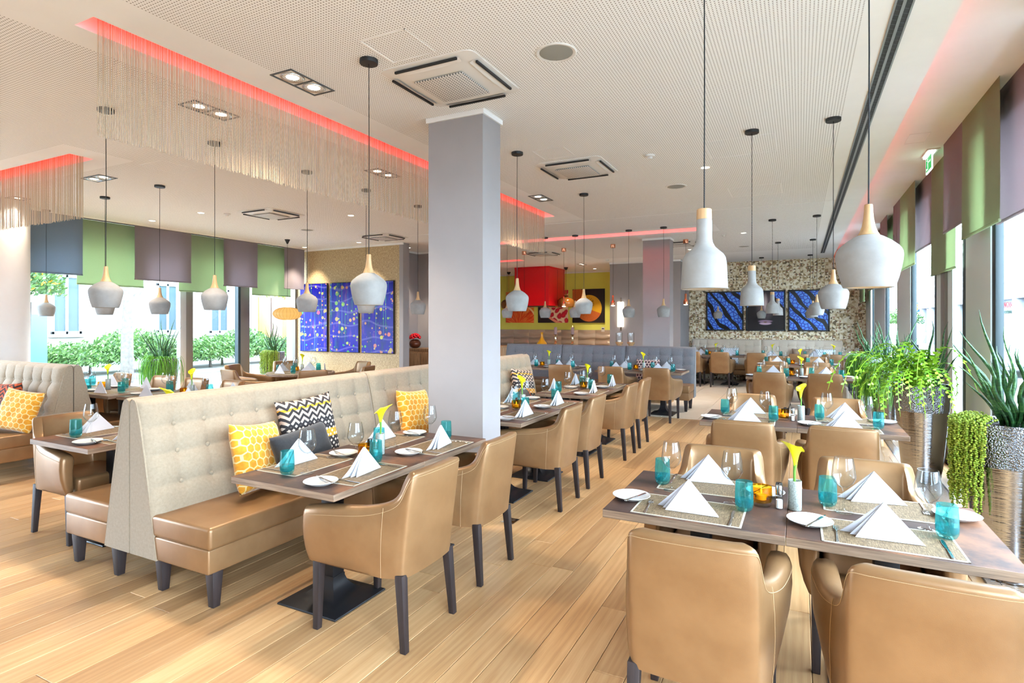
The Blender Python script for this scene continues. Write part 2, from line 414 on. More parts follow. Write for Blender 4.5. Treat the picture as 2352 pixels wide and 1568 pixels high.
def snake():
    n = NT('banded snake plant leaf'); x, y, z = n.sep(n.obj())
    f = n.math('ADD', n.noise(n.com(n.math('MULTIPLY', x, 14.0), n.math('MULTIPLY', y, 14.0), n.math('MULTIPLY', z, 60.0)), 1.0, 2), n.math('MULTIPLY', n.n('ObjectInfo').outputs['Random'], .15))
    n.P(col=n.ramp(f, [(.4, S(22, 58, 30)), (.6, S(44, 92, 44)), (.75, S(84, 128, 66))]), rough=.4); return n.mat
MAT['snake'] = snake()
MAT['bush'] = leafmat('bush leaf', S(42, 78, 34), S(98, 130, 64), .5, .3)
MAT['tree_leaf'] = leafmat('light tree leaf', S(96, 140, 28), S(176, 200, 60), .5, .35)
MAT['flower_orange'] = M('orange blossom', S(240, 160, 10), .6)
MAT['flower_red'] = M('red petal', S(208, 16, 34), .5)
MAT['bark'] = mottled('grey bark', S(80, 74, 68), S(104, 96, 88), 12, .9, .4)
MAT['facade'] = mottled('outdoor plaster', S(140, 137, 129), S(150, 147, 139), 1, .9, .1)
MAT['facade_white'] = M('white facade panel', S(150, 155, 160), .7)
MAT['facade_warm'] = M('sand facade', S(150, 142, 116), .8)
MAT['out_glass'] = M('dark outdoor glazing', S(64, 78, 84), .1)
MAT['asphalt'] = mottled('street asphalt', S(104, 104, 103), S(116, 116, 115), 2, .9, .1)
MAT['pavement'] = mottled('pale pavement', S(118, 117, 113), S(128, 127, 123), 2, .9, .1)
MAT['fern2'] = MAT['fern']
# ---------------------------------------------------------------- room shell
CE = 3.28; SOF = 3.48
XL, XR, YB, YF = -10.6, 1.48, 17.0, -3.0
fl = struct('floor', MB().box(XL-.3, XR+.35, YF, 18.2, -.12, -.014).mesh('floor_slab', MAT['joint']))
tag(fl, 'light oak plank floor meeting pale tiles further back', 'floor')
F_ = (-math.sin(math.radians(26.74)), math.cos(math.radians(26.74))); R_ = (F_[1], -F_[0])
def screen(x, y, z=0):
    fw = x*F_[0]+y*F_[1]; r = x*R_[0]+y*R_[1]
    return (1176+1312*r/fw, 740-1312*(z-1.6)/fw, fw) if fw > .2 else (-9999, 0, -1)
PLW, PLL = .15, 2.05
planks = []
c = 0; x = XL
while x < XR:
    y = YF+.05-random.random()*PLL
    while y < 9.75:
        L = PLL*random.choice((.8, 1, 1, 1.15)); y0, y1 = max(y, YF), min(y+L, 9.75)
        if y1-y0 > .08: planks.append((x, y0, min(x+PLW, XR), y1))
        y += L
    x += PLW
def shown(p):
    best = -1
    for k in range(7):
        u, v, fw = screen((p[0]+p[2])/2, lerp(p[1], p[3], k/6))
        if fw > 0 and -20 < u < 2372 and v < 1590: best = max(best, 1/fw)
    # behind the benches, sofas and rear rooms hardly any floor shows
    return best*(.2 if p[0] < -4.6 else 1)
planks.sort(key=shown, reverse=True)
def plank_mb(mb, x0, y0, x1, y1):
    g, e = .0012, .0025
    b = [(x0+g, y0+g, -.02), (x1-g, y0+g, -.02), (x1-g, y1-g, -.02), (x0+g, y1-g, -.02)]
    m_ = [(x0+g, y0+g, -.002), (x1-g, y0+g, -.002), (x1-g, y1-g, -.002), (x0+g, y1-g, -.002)]
    t = [(x0+g+e, y0+g+e, 0), (x1-g-e, y0+g+e, 0), (x1-g-e, y1-g-e, 0), (x0+g+e, y1-g-e, 0)]
    o = b+m_+t
    mb.add(o, [(8,9,10,11)]+[(i, (i+1) % 4, 4+(i+1) % 4, 4+i) for i in range(4)]+[(4+i, 4+(i+1) % 4, 8+(i+1) % 4, 8+i) for i in range(4)])
for p in planks[:300]:
    mb = MB(); plank_mb(mb, 0, 0, p[2]-p[0], p[3]-p[1])
    O('plank', mb.mesh('plank', MAT['oak'], smooth=False, recalc=False), fl, (p[0], p[1], 0))
mb = MB()
for p in planks[300:]: plank_mb(mb, *p)
tag(O('plank_field', mb.mesh('plank_field', MAT['oak'], smooth=False, recalc=False), fl), kind='stuff')
mb = MB().box(.003, .597, .003, 1.197, -.02, 0); tile_me = mb.mesh('floor_tile', MAT['floor_tile'], bevel=.002, seg=1)
for i in range(20):
    for j in range(7):
        xx = -10.5+i*.6; yy = 9.75+j*1.2
        if yy > 16.9: continue
        O('floor_tile', tile_me, fl, (xx, yy, 0))
# ceiling with light pockets cut out
POCK = [(-3.66, -3.47, 1.77, 8.4), (-12, -6.5, 3.1, 3.32), (-5.8, -1.57, 10.5, 10.9), (-9.0, -6.7, 13.75, 14.1)]
SMOOTH = [(-3.9, -3.16, 1.3, 8.9), (-12, -6.2, 2.9, 3.55), (.31, .78, YF, 18.3), (-6.1, -1.3, 10.3, 11.1), (-12, -4.8, 11.3, 18.3), (-10.9, -10.1, YF, 18.3), (-4.8, .78, 14.6, 18.3)]
xs = sorted({-10.9, .764}|{v for p in POCK+SMOOTH for v in p[:2] if -10.9 < v < .764})
ys = sorted({YF, 18.3}|{v for p in POCK+SMOOTH for v in p[2:] if YF < v < 18.3})
mb = MB()
inr = lambda x, y, R: R[0] < x < R[1] and R[2] < y < R[3]
for x0, x1 in zip(xs, xs[1:]):
    for y0, y1 in zip(ys, ys[1:]):
        cx, cy = (x0+x1)/2, (y0+y1)/2
        if any(inr(cx, cy, p) for p in POCK): continue
        mb.add([(x0, y0, CE), (x0, y1, CE), (x1, y1, CE), (x1, y0, CE)], [(0,1,2,3)], 1 if any(inr(cx, cy, p) for p in SMOOTH) else 0)
mb.box(-10.9, .764, YF, 18.3, CE+.22, CE+.24, 1)
mb.add([(.764, YF, CE), (.764, 18.3, CE), (.764, 18.3, CE+.03), (.764, YF, CE+.03)], [(0,1,2,3)], 1)
mb.box(.62, 1.95, YF, 18.3, SOF, SOF+.05, 1)
ce = struct('ceiling', mb.mesh('ceiling', [MAT['perf'], MAT['plaster']], smooth=False, recalc=False))
tag(ce, 'perforated white acoustic ceiling with smooth borders', 'ceiling')
for p in POCK:
    mb = MB(); x0, x1, y0, y1 = p; x0 = max(x0, -10.8)
    v = [(x0, y0), (x1, y0), (x1, y1), (x0, y1)]
    for i in range(4):
        a, b = v[i], v[(i+1) % 4]
        mb.add([(*a, CE), (*b, CE), (*b, CE+.22), (*a, CE+.22)], [(0,1,2,3)])
    O('light_pocket', mb.mesh('light_pocket', MAT['plaster'], smooth=False, recalc=False), ce)
    long_x = (x1-x0) > (y1-y0)
    mb = MB()
    if long_x: mb.box(x0+.05, x1-.05, y0+.012, y0+.03, CE+.13, CE+.15)
    else: mb.box(x1-.03, x1-.012, y0+.05, y1-.05, CE+.13, CE+.15)
    o = O('led_strip', mb.mesh('led_strip', MAT['red_led']), ce)
O('led_strip', MB().box(.735, .75, YF+.2, 16.95, CE+.085, CE+.10).mesh('led_strip', emit('red cove led', (1, .03, .02, 1), 5)), ce)
O('cove_back', MB().box(.60, .62, YF, 18.3, CE+.006, SOF-.002).mesh('cove_back', MAT['plaster']), ce)
# access hatches and panel joints in the ceiling
def hatch(x0, x1, y0, y1, z=CE):
    mb = MB(); w = .006
    for a in ((x0, x1, y0, y0+w), (x0, x1, y1-w, y1), (x0, x0+w, y0, y1), (x1-w, x1, y0, y1)): mb.box(*a, z-.003, z+.001)
    O('access_hatch', mb.mesh('access_hatch', MAT['white_trim']), ce)
for a in ((-2.35, -2.02, 2.64, 2.96), (-.81, -.2, 5.57, 6.16), (-2.35, -2.02, 5.1, 5.42), (-.81, -.2, 7.6, 8.2), (-6.3, -5.9, 3.65, 4.05)): hatch(*a)
hatch(.98, 1.16, 6.9, 7.25, SOF)
O('joint_strip', MB().box(-9, .45, 9.0, 9.03, CE-.004, CE+.001).mesh('joint_strip', MAT['white_trim']), ce)
# slot diffuser
sd = T('slot_diffuser', 'long black slot air diffuser in the white ceiling strip', 'air vent', (.49, 9.0, CE))
O('slot', MB().box(-.036, -.008, -11.9, 6.7, -.006, .02).mesh('slot', MAT['black']), sd)
O('slot', MB().box(.008, .036, -11.9, 6.7, -.006, .02).mesh('slot', MAT['black']), sd)
O('frame', MB().box(-.046, -.036, -11.9, 6.7, -.009, .02).box(-.008, .008, -11.9, 6.7, -.009, .02).box(.036, .046, -11.9, 6.7, -.009, .02).mesh('frame', M('anodised diffuser rail', S(150, 150, 150), .4, .6)), sd)
mb = MB()
for k in range(240):
    y = -6.5+k*.055
    for xx in (-.036, .008): mb.hexa([(xx, y, -.007), (xx+.028, y+.02, -.007), (xx+.028, y+.024, -.007), (xx, y+.004, -.007)], [(xx, y, -.005), (xx+.028, y+.02, -.005), (xx+.028, y+.024, -.005), (xx, y+.004, -.005)])
tag(O('blade_row', mb.mesh('blade_row', MAT['frame_dark']), sd), kind='stuff')

# ---------------------------------------------------------------- walls
wb = struct('wall_back', MB().box(-2.85, 2.0, YB, YB+.15, -.02, 3.6).mesh('wall_back', MAT['wallpaper'])); tag(wb, 'back wall in small triangle patterned wallpaper', 'wall')
struct('wall_pier', MB().box(-4.79, -2.85, 15.65, 18.2, -.02, CE).mesh('wall_pier', MAT['pillar']))
tag(bpy.data.objects['wall_pier'], 'wide grey wall block with the wall light', 'wall')
O('cornice', MB().box(-4.8, -2.84, 15.63, 17.0, CE-.045, CE).mesh('cornice', MAT['white_trim']), bpy.data.objects['wall_pier'])
wy = struct('wall_yellow', MB().box(-12, -4.79, 18.0, 18.15, -.02, CE).mesh('wall_yellow', MAT['yellow'])); tag(wy, 'mustard yellow kitchen wall behind the red hood', 'wall')
for k in range(9):
    O('wave_tile', MB().box(0, .597, -.02, 0, 0, .6).mesh('wave_tile', MAT['relief'], bevel=.004), wy, (-10.2+k*.6, 18.0, .75))
O('cornice', MB().box(-12, -4.79, 17.97, 18.0, CE-.045, CE).mesh('cornice', MAT['white_trim']), wy)
wa = struct('wall_art', MB().box(-10.9, -7.56, 9.72, 9.9, -.02, CE).mesh('wall_art', MAT['grasscloth'])); tag(wa, 'gold brown woven wall behind the blue art panels', 'wall')
O('end_post', MB().box(-7.56, -7.46, 9.71, 9.92, 0, CE).mesh('end_post', MAT['pillar']), wa)
O('cornice', MB().box(-10.9, -7.45, 9.69, 9.72, CE-.04, CE).mesh('cornice', MAT['white_trim']), wa)
wn = struct('wall_niche', MB().box(-8.4, -8.24, 9.9, 11.3, -.02, CE).box(-8.4, -6.6, 11.3, 11.45, -.02, CE).mesh('wall_niche', MAT['pillar'])); tag(wn, 'pale grey niche walls behind the sideboard', 'wall')
O('cornice', MB().box(-8.24, -8.21, 9.9, 11.3, CE-.04, CE).box(-8.24, -6.6, 11.27, 11.3, CE-.04, CE).mesh('cornice', MAT['white_trim']), wn)
struct('wall_rear', MB().box(XL-.3, 2.0, YF-.15, YF, -.02, 3.6).mesh('wall_rear', MAT['pillar']))
struct('wall_left', MB().box(XL-.3, XL, 9.8, 18.2, -.02, CE).mesh('wall_left', MAT['wall_white']))
# square pillars
def pillar(x0, x1, y0, y1, m, label):
    p = struct('pillar', MB().box(x0, x1, y0, y1, 0, CE).mesh('pillar', m)); tag(p, label, 'pillar')
    O('cornice', MB().box(x0-.015, x1+.015, y0-.015, y1+.015, CE-.04, CE-.001).mesh('cornice', MAT['white_trim']), p)
    O('baseboard', MB().box(x0-.012, x1+.012, y0-.012, y1+.012, 0, .07).mesh('baseboard', MAT['light_wood']), p)
pillar(-2.74, -2.225, 3.905, 4.2, MAT['pillar'], 'square lilac grey pillar standing beside the beige double bench')
pillar(-2.82, -2.29, 11.45, 11.8, MAT['pillar'], 'rose grey pillar rising behind the grey bench')
rc = struct('pillar', MB().lathe([(.33, 0), (.33, CE)], 48, (-9.9, 3.87, 0)).mesh('round_pillar', MAT['wall_white'])); tag(rc, 'round white column by the blinds', 'pillar')
ob = O('floor_box', MB().box(-2.15, -2.03, 4.05, 4.17, -.004, .003).mesh('floor_box', MAT['steel'], bevel=.002)); tag(ob, 'small steel floor socket lid beside the square pillar', 'floor socket')

# ---------------------------------------------------------------- window wall, right
PAN = [(6.40, 7.24), (7.80, 8.62), (10.49, 11.81), (13.36, 15.2), (15.9, 17.0), (3.6, 4.25), (.9, 1.5)]
wr = struct('wall_right', MB().box(1.50, 1.9, YF, YB, 3.30, 3.6).mesh('wall_right', MAT['frame_grey'])); tag(wr, 'grey aluminium window wall', 'wall')
for y0, y1 in PAN:
    O('panel', MB().box(1.50, 1.545, y0, y1, 0, 3.35).mesh('panel', MAT['frame_grey'], bevel=.006), wr)
for y in (6.25, 7.26, 10.33, 13.2, 15.5, 8.63, 1.9, -.6):
    O('mullion', MB().box(1.50, 1.56, y, y+.1, 0, 3.35).mesh('mullion', MAT['frame_black'], bevel=.005), wr)
O('mullion', MB().box(1.47, 1.52, 8.02, 8.22, 0, 3.35).mesh('mullion', MAT['frame_brown'], bevel=.005), wr)
O('sill', MB().box(1.5, 1.6, YF, YB, -.01, .05).mesh('sill', MAT['frame_grey']), wr)
holes = sorted(PAN); ed = YF; wi = 1
for y0, y1 in holes+[(17.0, 17.0)]:
    if y0-ed > .1:
        w = struct('window_%d' % wi, MB().box(1.535, 1.541, ed, y0, .05, 3.32).mesh('pane', MAT['pane'])); tag(w, 'tall clear glass pane between grey aluminium panels', 'window', 'panes of the street window wall'); wi += 1
        O('rail', MB().box(1.51, 1.56, ed, y0, .05, .1).box(1.51, 1.56, ed, y0, 3.22, 3.32).mesh('rail', MAT['frame_black']), w)
    ed = y1
# floor convector grille along the right windows
gr = T('floor_grille', 'silver floor heating grille running under the street windows', 'floor grille', (1.14, 0, 0))
O('frame', MB().box(-.125, -.115, 1, 16.5, -.01, .004).box(.115, .125, 1, 16.5, -.01, .004).mesh('frame', MAT['steel']), gr)
O('duct', MB().box(-.115, .115, 1, 16.5, -.013, -.001).mesh('duct', MAT['black']), gr)
mb = MB()
for k in range(700): mb.box(-.115, .115, 1.2+k*.021, 1.2+k*.021+.009, -.008, .003)
tag(O('slat_row', mb.mesh('slat_row', MAT['steel'], smooth=False, recalc=False), gr), kind='stuff')
# blinds, right: alternating cloths in two layers
def blind_obj(x, y0, y1, zb, zt, m, label, group, side=1):
    t = T('roller_blind', label, 'blind', (x, (y0+y1)/2, zb), 0, group)
    L = y1-y0
    def f(u, v):
        return (.006*math.sin(u*17+v*2)*(1-v)*1.0, (u-.5)*L, v*(zt-zb))
    mb = MB().grid(f, 24, 6); n0 = len(mb.v)
    mb.grid(lambda u, v: (f(u, v)[0]+.0016, f(u, v)[1], f(u, v)[2]), 24, 6)
    O('cloth', mb.mesh('cloth', m, recalc=False), t)
    O('bottom_bar', MB().box(-.009, .009, -L/2, L/2, -.012, .012).mesh('bottom_bar', m, bevel=.004), t)
RB = [(4.3, 5.62, 2.36, 'purple', 1), (5.56, 6.68, 2.38, 'green', 0), (6.69, 7.46, 2.545, 'purple', 0), (6.95, 8.08, 2.14, 'green', 1),
      (8.10, 9.12, 2.52, 'purple', 1), (9.15, 10.4, 2.38, 'green', 0), (10.42, 11.1, 2.78, 'purple', 0), (11.0, 11.9, 2.6, 'green', 1), (11.85, 12.8, 2.75, 'purple', 0), (12.75, 13.8, 2.35, 'green', 1), (13.7, 14.9, 2.3, 'green', 0), (14.8, 15.8, 2.6, 'purple', 1), (15.7, 16.9, 2.1, 'green', 0), (3.2, 4.4, 2.5, 'green', 0)]
for y0, y1, zb, c, lay in RB:
    nm = {'purple': 'mauve grey', 'green': 'sage green'}[c]
    lb = '%s blind panel over the street windows' % nm
    if zb == 2.545: lb = 'short mauve grey blind overlapping the long sage one by the exit sign'
    if zb == 2.14: lb = 'longest sage green blind hanging beside the exit sign'
    q = 1.45/1.36 if lay else 1.0   # the rear layer hangs on its own track nearer the glass
    blind_obj(1.36*q, y0*q, min(y1*q, 16.95), 1.6+(zb-1.6)*q, SOF, MAT['blind_'+c], lb, '%s street window blinds' % nm)
# ---------------------------------------------------------------- window wall, left
wl = struct('wall_windows', MB().box(XL-.12, XL+.02, YF, 9.75, 3.06, 3.6).box(XL-.12, XL+.02, YF, 9.75, -.02, .06).mesh('wall_windows', MAT['frame_grey'])); tag(wl, 'aluminium window wall facing the garden', 'wall')
mb = MB().box(XL+.1, XL+.35, YF, 9.7, CE-.006, CE-.001); O('curtain_track', MB().box(XL+.13, XL+.15, YF, 9.7, CE-.012, CE).box(XL+.30, XL+.32, YF, 9.7, CE-.012, CE).mesh('curtain_track', MAT['black']), wl)
mul = [(6.88, 7.0, 'frame_pale'), (7.0, 7.14, 'frame_brown'), (8.14, 8.2, 'frame_black'), (8.2, 8.42, 'frame_brown'), (4.2, 4.45, 'frame_brown'), (1.6, 1.85, 'frame_brown'), (-1, -.75, 'frame_brown'), (9.66, 9.74, 'frame_brown')]
for a, b, m in mul: O('mullion', MB().box(XL-.06, XL+.05, a, b, 0, 3.1).mesh('mullion', MAT[m], bevel=.005), wl)
for k, (a, b) in enumerate([(4.45, 6.88), (7.14, 8.14), (8.42, 9.66), (1.85, 4.2), (-.75, 1.6)]):
    w = struct('window_%d' % (wi+k), MB().box(XL-.004, XL+.004, a, b, .06, 3.06).mesh('pane', MAT['pane'])); tag(w, 'clear glass pane towards the garden', 'window', 'panes of the garden window wall')
LB = [(4.35, 5.09, 2.36, 'blue', 1), (5.05, 6.1, 2.22, 'green', 0), (5.89, 6.92, 2.35, 'purple', 1), (6.74, 7.74, 2.19, 'green', 0), (7.6, 8.4, 2.34, 'purple', 1), (8.34, 9.37, 2.19, 'green', 0), (9.1, 9.68, 2.365, 'purple', 1), (3.3, 4.4, 2.2, 'green', 0), (2.3, 3.35, 2.35, 'purple', 1)]
for y0, y1, zb, c, lay in LB:
    nm = {'purple': 'mauve grey', 'green': 'sage green', 'blue': 'slate blue'}[c]
    blind_obj(XL+.22+(.1 if c != 'green' else 0)*1.0, y0, y1, zb, CE-.005, MAT['blind_'+c], '%s blind panel over the garden windows' % nm if c != 'blue' else 'slate blue blind panel beside the round white column', '%s garden window blinds' % nm)
# exit sign
ex = T('exit_sign', 'lit green emergency exit sign hanging from the ceiling', 'exit sign', (1.285, 7.75, SOF))
O('base_plate', MB().box(-.05, .07, -.19, .19, -.012, 0).mesh('base_plate', MAT['ac_white'], bevel=.003), ex)
O('light_bar', MB().box(-.03, .03, -.17, .17, -.03, -.012).mesh('light_bar', emit('exit sign tube', (.85, 1, .92, 1), 5), bevel=.004), ex)
sp = O('sign_panel', MB().box(-.006, .006, -.165, .165, -.21, -.03).mesh('sign_panel', emit('white sign edge', (.9, 1, .93, 1), 1.1)), ex)
gm = emit('green sign face', (.01, .32, .07, 1), 1.3); wm = emit('white sign mark', (.9, 1, .93, 1), 1.2)
for s in (-1, 1):
    O('green_face', MB().box(-.0005, .0005, -.145, .145, -.19, -.04).mesh('green_face', gm), ex, (s*.0068, 0, 0))
mb = MB()
mb.add([(-.0078, -.02, -.10), (-.0078, -.10, -.115), (-.0078, -.10, -.085)], [(0,1,2)])   # arrow
mb.box(-.008, -.0076, -.02, .0, -.108, -.092)
mb.box(-.008, -.0076, .03, .12, -.175, -.055)
O('arrow_mark', mb.mesh('arrow_mark', wm), ex)
mb = MB().tube([(-.0085, .07, -.075), (-.0085, .075, -.12), (-.0085, .055, -.16)], .008, 6).tube([(-.0085, .075, -.12), (-.0085, .10, -.15)], .008, 6).tube([(-.0085, .05, -.10), (-.0085, .07, -.085), (-.0085, .095, -.105)], .006, 6).lathe([(0, -.012), (.012, 0), (0, .012)], 8, (-.0085, .066, -.062))
O('running_figure_mark', mb.mesh('running_figure_mark', gm), ex)
# chain curtains
def curtain(name, label, pts, z0, z1):
    mb = MB()
    for x, y in pts:
        r = .0022; dx = random.uniform(-.002, .002)
        q = [(x-r, y), (x, y-r), (x+r, y), (x, y+r)]
        zz = z0+random.uniform(-.012, .012)
        mb.add([(a+dx, b, zz) for a, b in q]+[(a, b, z1) for a, b in q], [(i, (i+1) % 4, 4+(i+1) % 4, 4+i) for i in range(4)])
    tag(O(name, mb.mesh(name, MAT['chain'], angle=180, recalc=False)), label, 'chain curtain', kind='stuff')
pts = []; y = 1.84
while y < 8.2: pts.append((-3.56+random.uniform(-.006, .006), y)); y += random.choice((.0065, .0075, .008, .009, .012))
curtain('chain_curtain', 'long bronze chain curtain hanging from the red lit ceiling slot', pts, 2.665, CE+.2)
pts = []; x = -6.485
while x > -10.2: pts.append((x, 3.21+random.uniform(-.006, .006))); x -= random.choice((.0065, .0075, .008, .009, .012))
curtain('chain_curtain', 'bronze chain curtain hanging above the bench by the round column', pts, 2.66, CE+.2)
# ---------------------------------------------------------------- ceiling fittings
@cached
def pend_a_shade():
    p = [(.036, .205), (.05, .198), (.075, .182), (.098, .162), (.108, .150), (.113, .138), (.1145, .125), (.113, .105), (.108, .075), (.100, .04), (.089, .004), (.086, 0), (.082, .003), (.093, .04), (.101, .08), (.106, .12), (.09, .155), (.03, .19)]
    return MB().lathe(p, 40).mesh('shade', MAT['concrete'], angle=50)
@cached
def pend_a_neck():
    return MB().lathe([(0, .325), (.013, .325), (.0145, .322), (.0155, .30), (.018, .27), (.023, .24), (.031, .217), (.0375, .206), (.036, .203), (0, .203)], 28).mesh('neck', MAT['light_wood'])
@cached
def pend_b_shade():
    p = [(.031, .308), (.033, .30), (.033, .225), (.036, .205), (.046, .185), (.064, .168), (.080, .154), (.089, .138), (.093, .115), (.096, .06), (.098, .012), (.099, .002), (.095, 0), (.092, .003), (.089, .1), (.07, .15), (.02, .18)]
    return MB().lathe(p, 40).mesh('shade', MAT['concrete'], angle=50)
@cached
def pend_b_neck():
    return MB().lathe([(0, .352), (.028, .352), (.0315, .349), (.0325, .306), (0, .306)], 28).mesh('cap', MAT['light_wood'])
@cached
def glow():
    return MB().lathe([(0, .036), (.016, .040), (.028, .054), (.030, .066), (.024, .084), (.014, .098), (.013, .15), (0, .15)], 20).mesh('bulb', MAT['bulb'])
@cached
def inner(kind):
    p = [(.0855, .004), (.096, .045), (.103, .09), (.105, .12), (.02, .17)] if kind == 'a' else [(.0945, .004), (.091, .1), (.07, .148), (.01, .17)]
    return MB().lathe(p, 32).mesh('lining', MAT['concrete_in'], recalc=False)
@cached
def canopy(r, h, m): return MB().lathe([(0, 0), (r*.97, 0), (r, .003), (r, h), (0, h)], 28).mesh('canopy', MAT[m])
def cord(parent, z0, z1, r=.0028, m='cord'):
    O('cord', MB().tube([(0, 0, z0), (.002, .001, lerp(z0, z1, .5)), (0, 0, z1)], r, 6).mesh('cord', MAT[m]), parent)
def pendant(kind, x, y, z, label, group=None):
    t = T('pendant_lamp', label, 'pendant lamp', (x, y, z), random.random()*6, group)
    sh = O('shade', (pend_a_shade if kind == 'a' else pend_b_shade)(), t)
    O('lining', inner(kind), sh)
    O('bulb', glow(), t)
    O('neck' if kind == 'a' else 'wooden_cap', (pend_a_neck if kind == 'a' else pend_b_neck)(), t)
    cord(t, .32, CE-z-.02); O('canopy', canopy(.058, .026, 'black'), t, (0, 0, CE-z-.0255))
BE = 'concrete onion pendant with wooden neck above '
for x, y, l in [(-2.467, 2.857, 'the table with yellow honeycomb cushions'), (-2.497, 5.071, 'the bench table just past the square pillar'), (-2.523, 7.096, 'the bench table nearest the grey bench'),
                (.247, 5.398, 'the table beside the fern planter'), (.238, 10.153, 'the third table of the window row'), (.236, 13.041, 'the fourth table of the window row')]:
    pendant('a', x, y, 1.71, BE+l)
pendant('a', .24, 2.62, 1.735, BE+'the table beside the string of pearls planter')
for x, y in [(.23, 16.0), (-.885, 16.1), (-1.95, 16.1)]: pendant('a', x, y, 1.70, 'little concrete onion pendant in front of the framed blue pictures', 'pendants by the patterned wall')
for x, y in [(-4.881, 2.578), (-4.882, 3.516), (-4.894, 4.647), (-4.899, 5.624), (-4.91, 6.736)]: pendant('a', x, y, 1.715, 'concrete onion pendant in the row behind the chain curtain', 'pendants behind the chain curtain')
for x, y in [(-8.314, 4.381), (-7.024, 4.321)]: pendant('a', x, y, 1.70, 'concrete onion pendant over the tables in front of the garden windows', 'pendants over the garden side tables')
pendant('a', -10.066, 4.495, 1.69, 'concrete onion pendant beside the round white column')
for x, y in [(-5.35, 10.4), (-4.501, 10.389), (-3.871, 10.39), (-2.781, 10.241), (-2.144, 10.189)]: pendant('a', x, y, 1.69, 'concrete onion pendant over the grey bench tables', 'pendants over the grey bench')
BB = 'bottle shaped concrete pendant with wooden cap above '
for x, y, l in [(-.375, 2.62, 'the table beside the string of pearls planter'), (-.375, 5.42, 'the table beside the fern planter'), (-.401, 10.256, 'the third table of the window row'), (-.408, 13.208, 'the fourth table of the window row')]:
    pendant('b', x, y, 1.745, BB+l)
# copper, amber and paper lamps
cop = MB().lathe([(0, .215), (.018, .215), (.021, .21), (.022, .12), (.026, .105), (.044, .075), (.047, .06), (.047, .002), (.043, 0), (.03, .004), (0, .01)], 24).mesh('shade', MAT['copper'])
copb = MB().lathe([(0, .004), (.042, .001), (.036, -.012), (0, -.018)], 20).mesh('bulb', MAT['down'])
for x, y in [(-5.826, 12.206), (-4.783, 12.108), (-3.596, 11.977), (-2.069, 11.948)]:
    t = T('copper_pendant', 'small copper tube pendant hanging above the buffet', 'pendant lamp', (x, y, 1.965), 0, 'copper pendants over the buffet')
    O('shade', cop, t); O('bulb', copb, t); cord(t, .21, CE-1.965-.03); O('canopy', canopy(.052, .075, 'copper'), t, (0, 0, CE-1.965-.075))
amb = MB().lathe([(.03, .36), (.05, .355), (.055, .34), (.04, .32), (.09, .30), (.2, .26), (.25, .2), (.262, .13), (.255, .06), (.235, .0), (.23, .002), (.25, .07), (.254, .13), (.24, .19), (.19, .25), (.02, .31)], 40).mesh('shade', MAT['amber_shade'])
for x, y in [(-6.385, 16.34), (-8.686, 17.0)]:
    t = T('glass_pendant', 'brown smoked glass dome pendant on a chain by the red hood', 'pendant lamp', (x, y, 2.07), 0, 'brown glass pendants by the hood')
    O('shade', amb, t); O('bulb', MB().lathe([(0, .24), (.05, .2), (.055, .15), (.03, .1), (0, .09)], 18).mesh('bulb', MAT['bulb']), t)
    O('canopy', MB().lathe([(0, -.02), (.03, -.02), (.065, .05), (.065, .06), (0, .06)], 24).mesh('canopy', MAT['black']), t, (0, 0, CE-2.07-.06))
    mb = MB(); z = .36; k = 0
    while z < CE-2.07-.06:
        mb.tube([(0, 0, z), (.018*(k % 2), .018*(1-k % 2), z+.02), (0, 0, z+.04)], .006, 5).tube([(0, 0, z), (-.018*(k % 2), -.018*(1-k % 2), z+.02), (0, 0, z+.04)], .006, 5); z += .036; k += 1
    O('chain', mb.mesh('chain', MAT['brass']), t)
t = T('paper_lantern', 'lit oval rice paper lantern by the garden window corner', 'pendant lamp', (-9.294, 8.307, 1.65))
pl = MB().lathe([(.06, 0), (.16, .015), (.23, .05), (.27, .1), (.275, .125), (.27, .15), (.23, .2), (.16, .235), (.06, .25), (0, .25)], 48).mesh('shade', MAT['paper'])
sh = O('shade', pl, t)
mb = MB()
for k in range(24):
    a = 2*PI*k/24
    mb.tube([(r*math.cos(a), r*math.sin(a), z) for r, z in [(.06, 0), (.161, .014), (.232, .05), (.272, .1), (.278, .125), (.272, .15), (.232, .2), (.161, .236), (.06, .251)]], .003, 4)
O('rib_set', mb.mesh('rib_set', MAT['paper_rib']), sh)
cord(t, .25, CE-1.65-.05); O('canopy', MB().lathe([(0, 0), (.012, 0), (.055, .09), (0, .09)], 20).mesh('canopy', MAT['black']), t, (0, 0, CE-1.65-.09))

# downlights: housings with the lamp's own light
def spot(parent, loc, watts, ang=95, col=(1, .88, .72), blend=.6, r=.05):
    d = bpy.data.lights.new('lamp_light', 'SPOT'); d.energy = watts*LAMP; d.spot_size = math.radians(ang); d.spot_blend = blend; d.color = col; d.shadow_soft_size = r
    o = bpy.data.objects.new('lamp_light', d); COL.objects.link(o); o.location = loc; o.parent = parent
@cached
def twin_frame():
    mb = MB()
    for a in ((-.2, .2, -.1, -.088), (-.2, .2, .088, .1), (-.2, -.188, -.1, .1), (.188, .2, -.1, .1), (-.006, .006, -.1, .1)): mb.box(*a, -.006, .02)
    mb.box(-.19, .19, -.09, .09, .018, .022); return mb.mesh('frame', MAT['frame_dark'])
ring_me = MB().lathe([(.066, .0), (.078, -.004), (.080, 0), (.078, .016), (.066, .014)], 32).mesh('ring', MAT['chrome_ring'])
lampdisc = MB().lathe([(0, .004), (.04, .005), (.064, .012), (.066, .016), (0, .018)], 32).mesh('lamp', MAT['down'])
TW = [(-3.11, 2.92), (-3.13, 7.08), (-4.18, 2.97), (-4.2, 5.1), (-5.64, 15.7)]
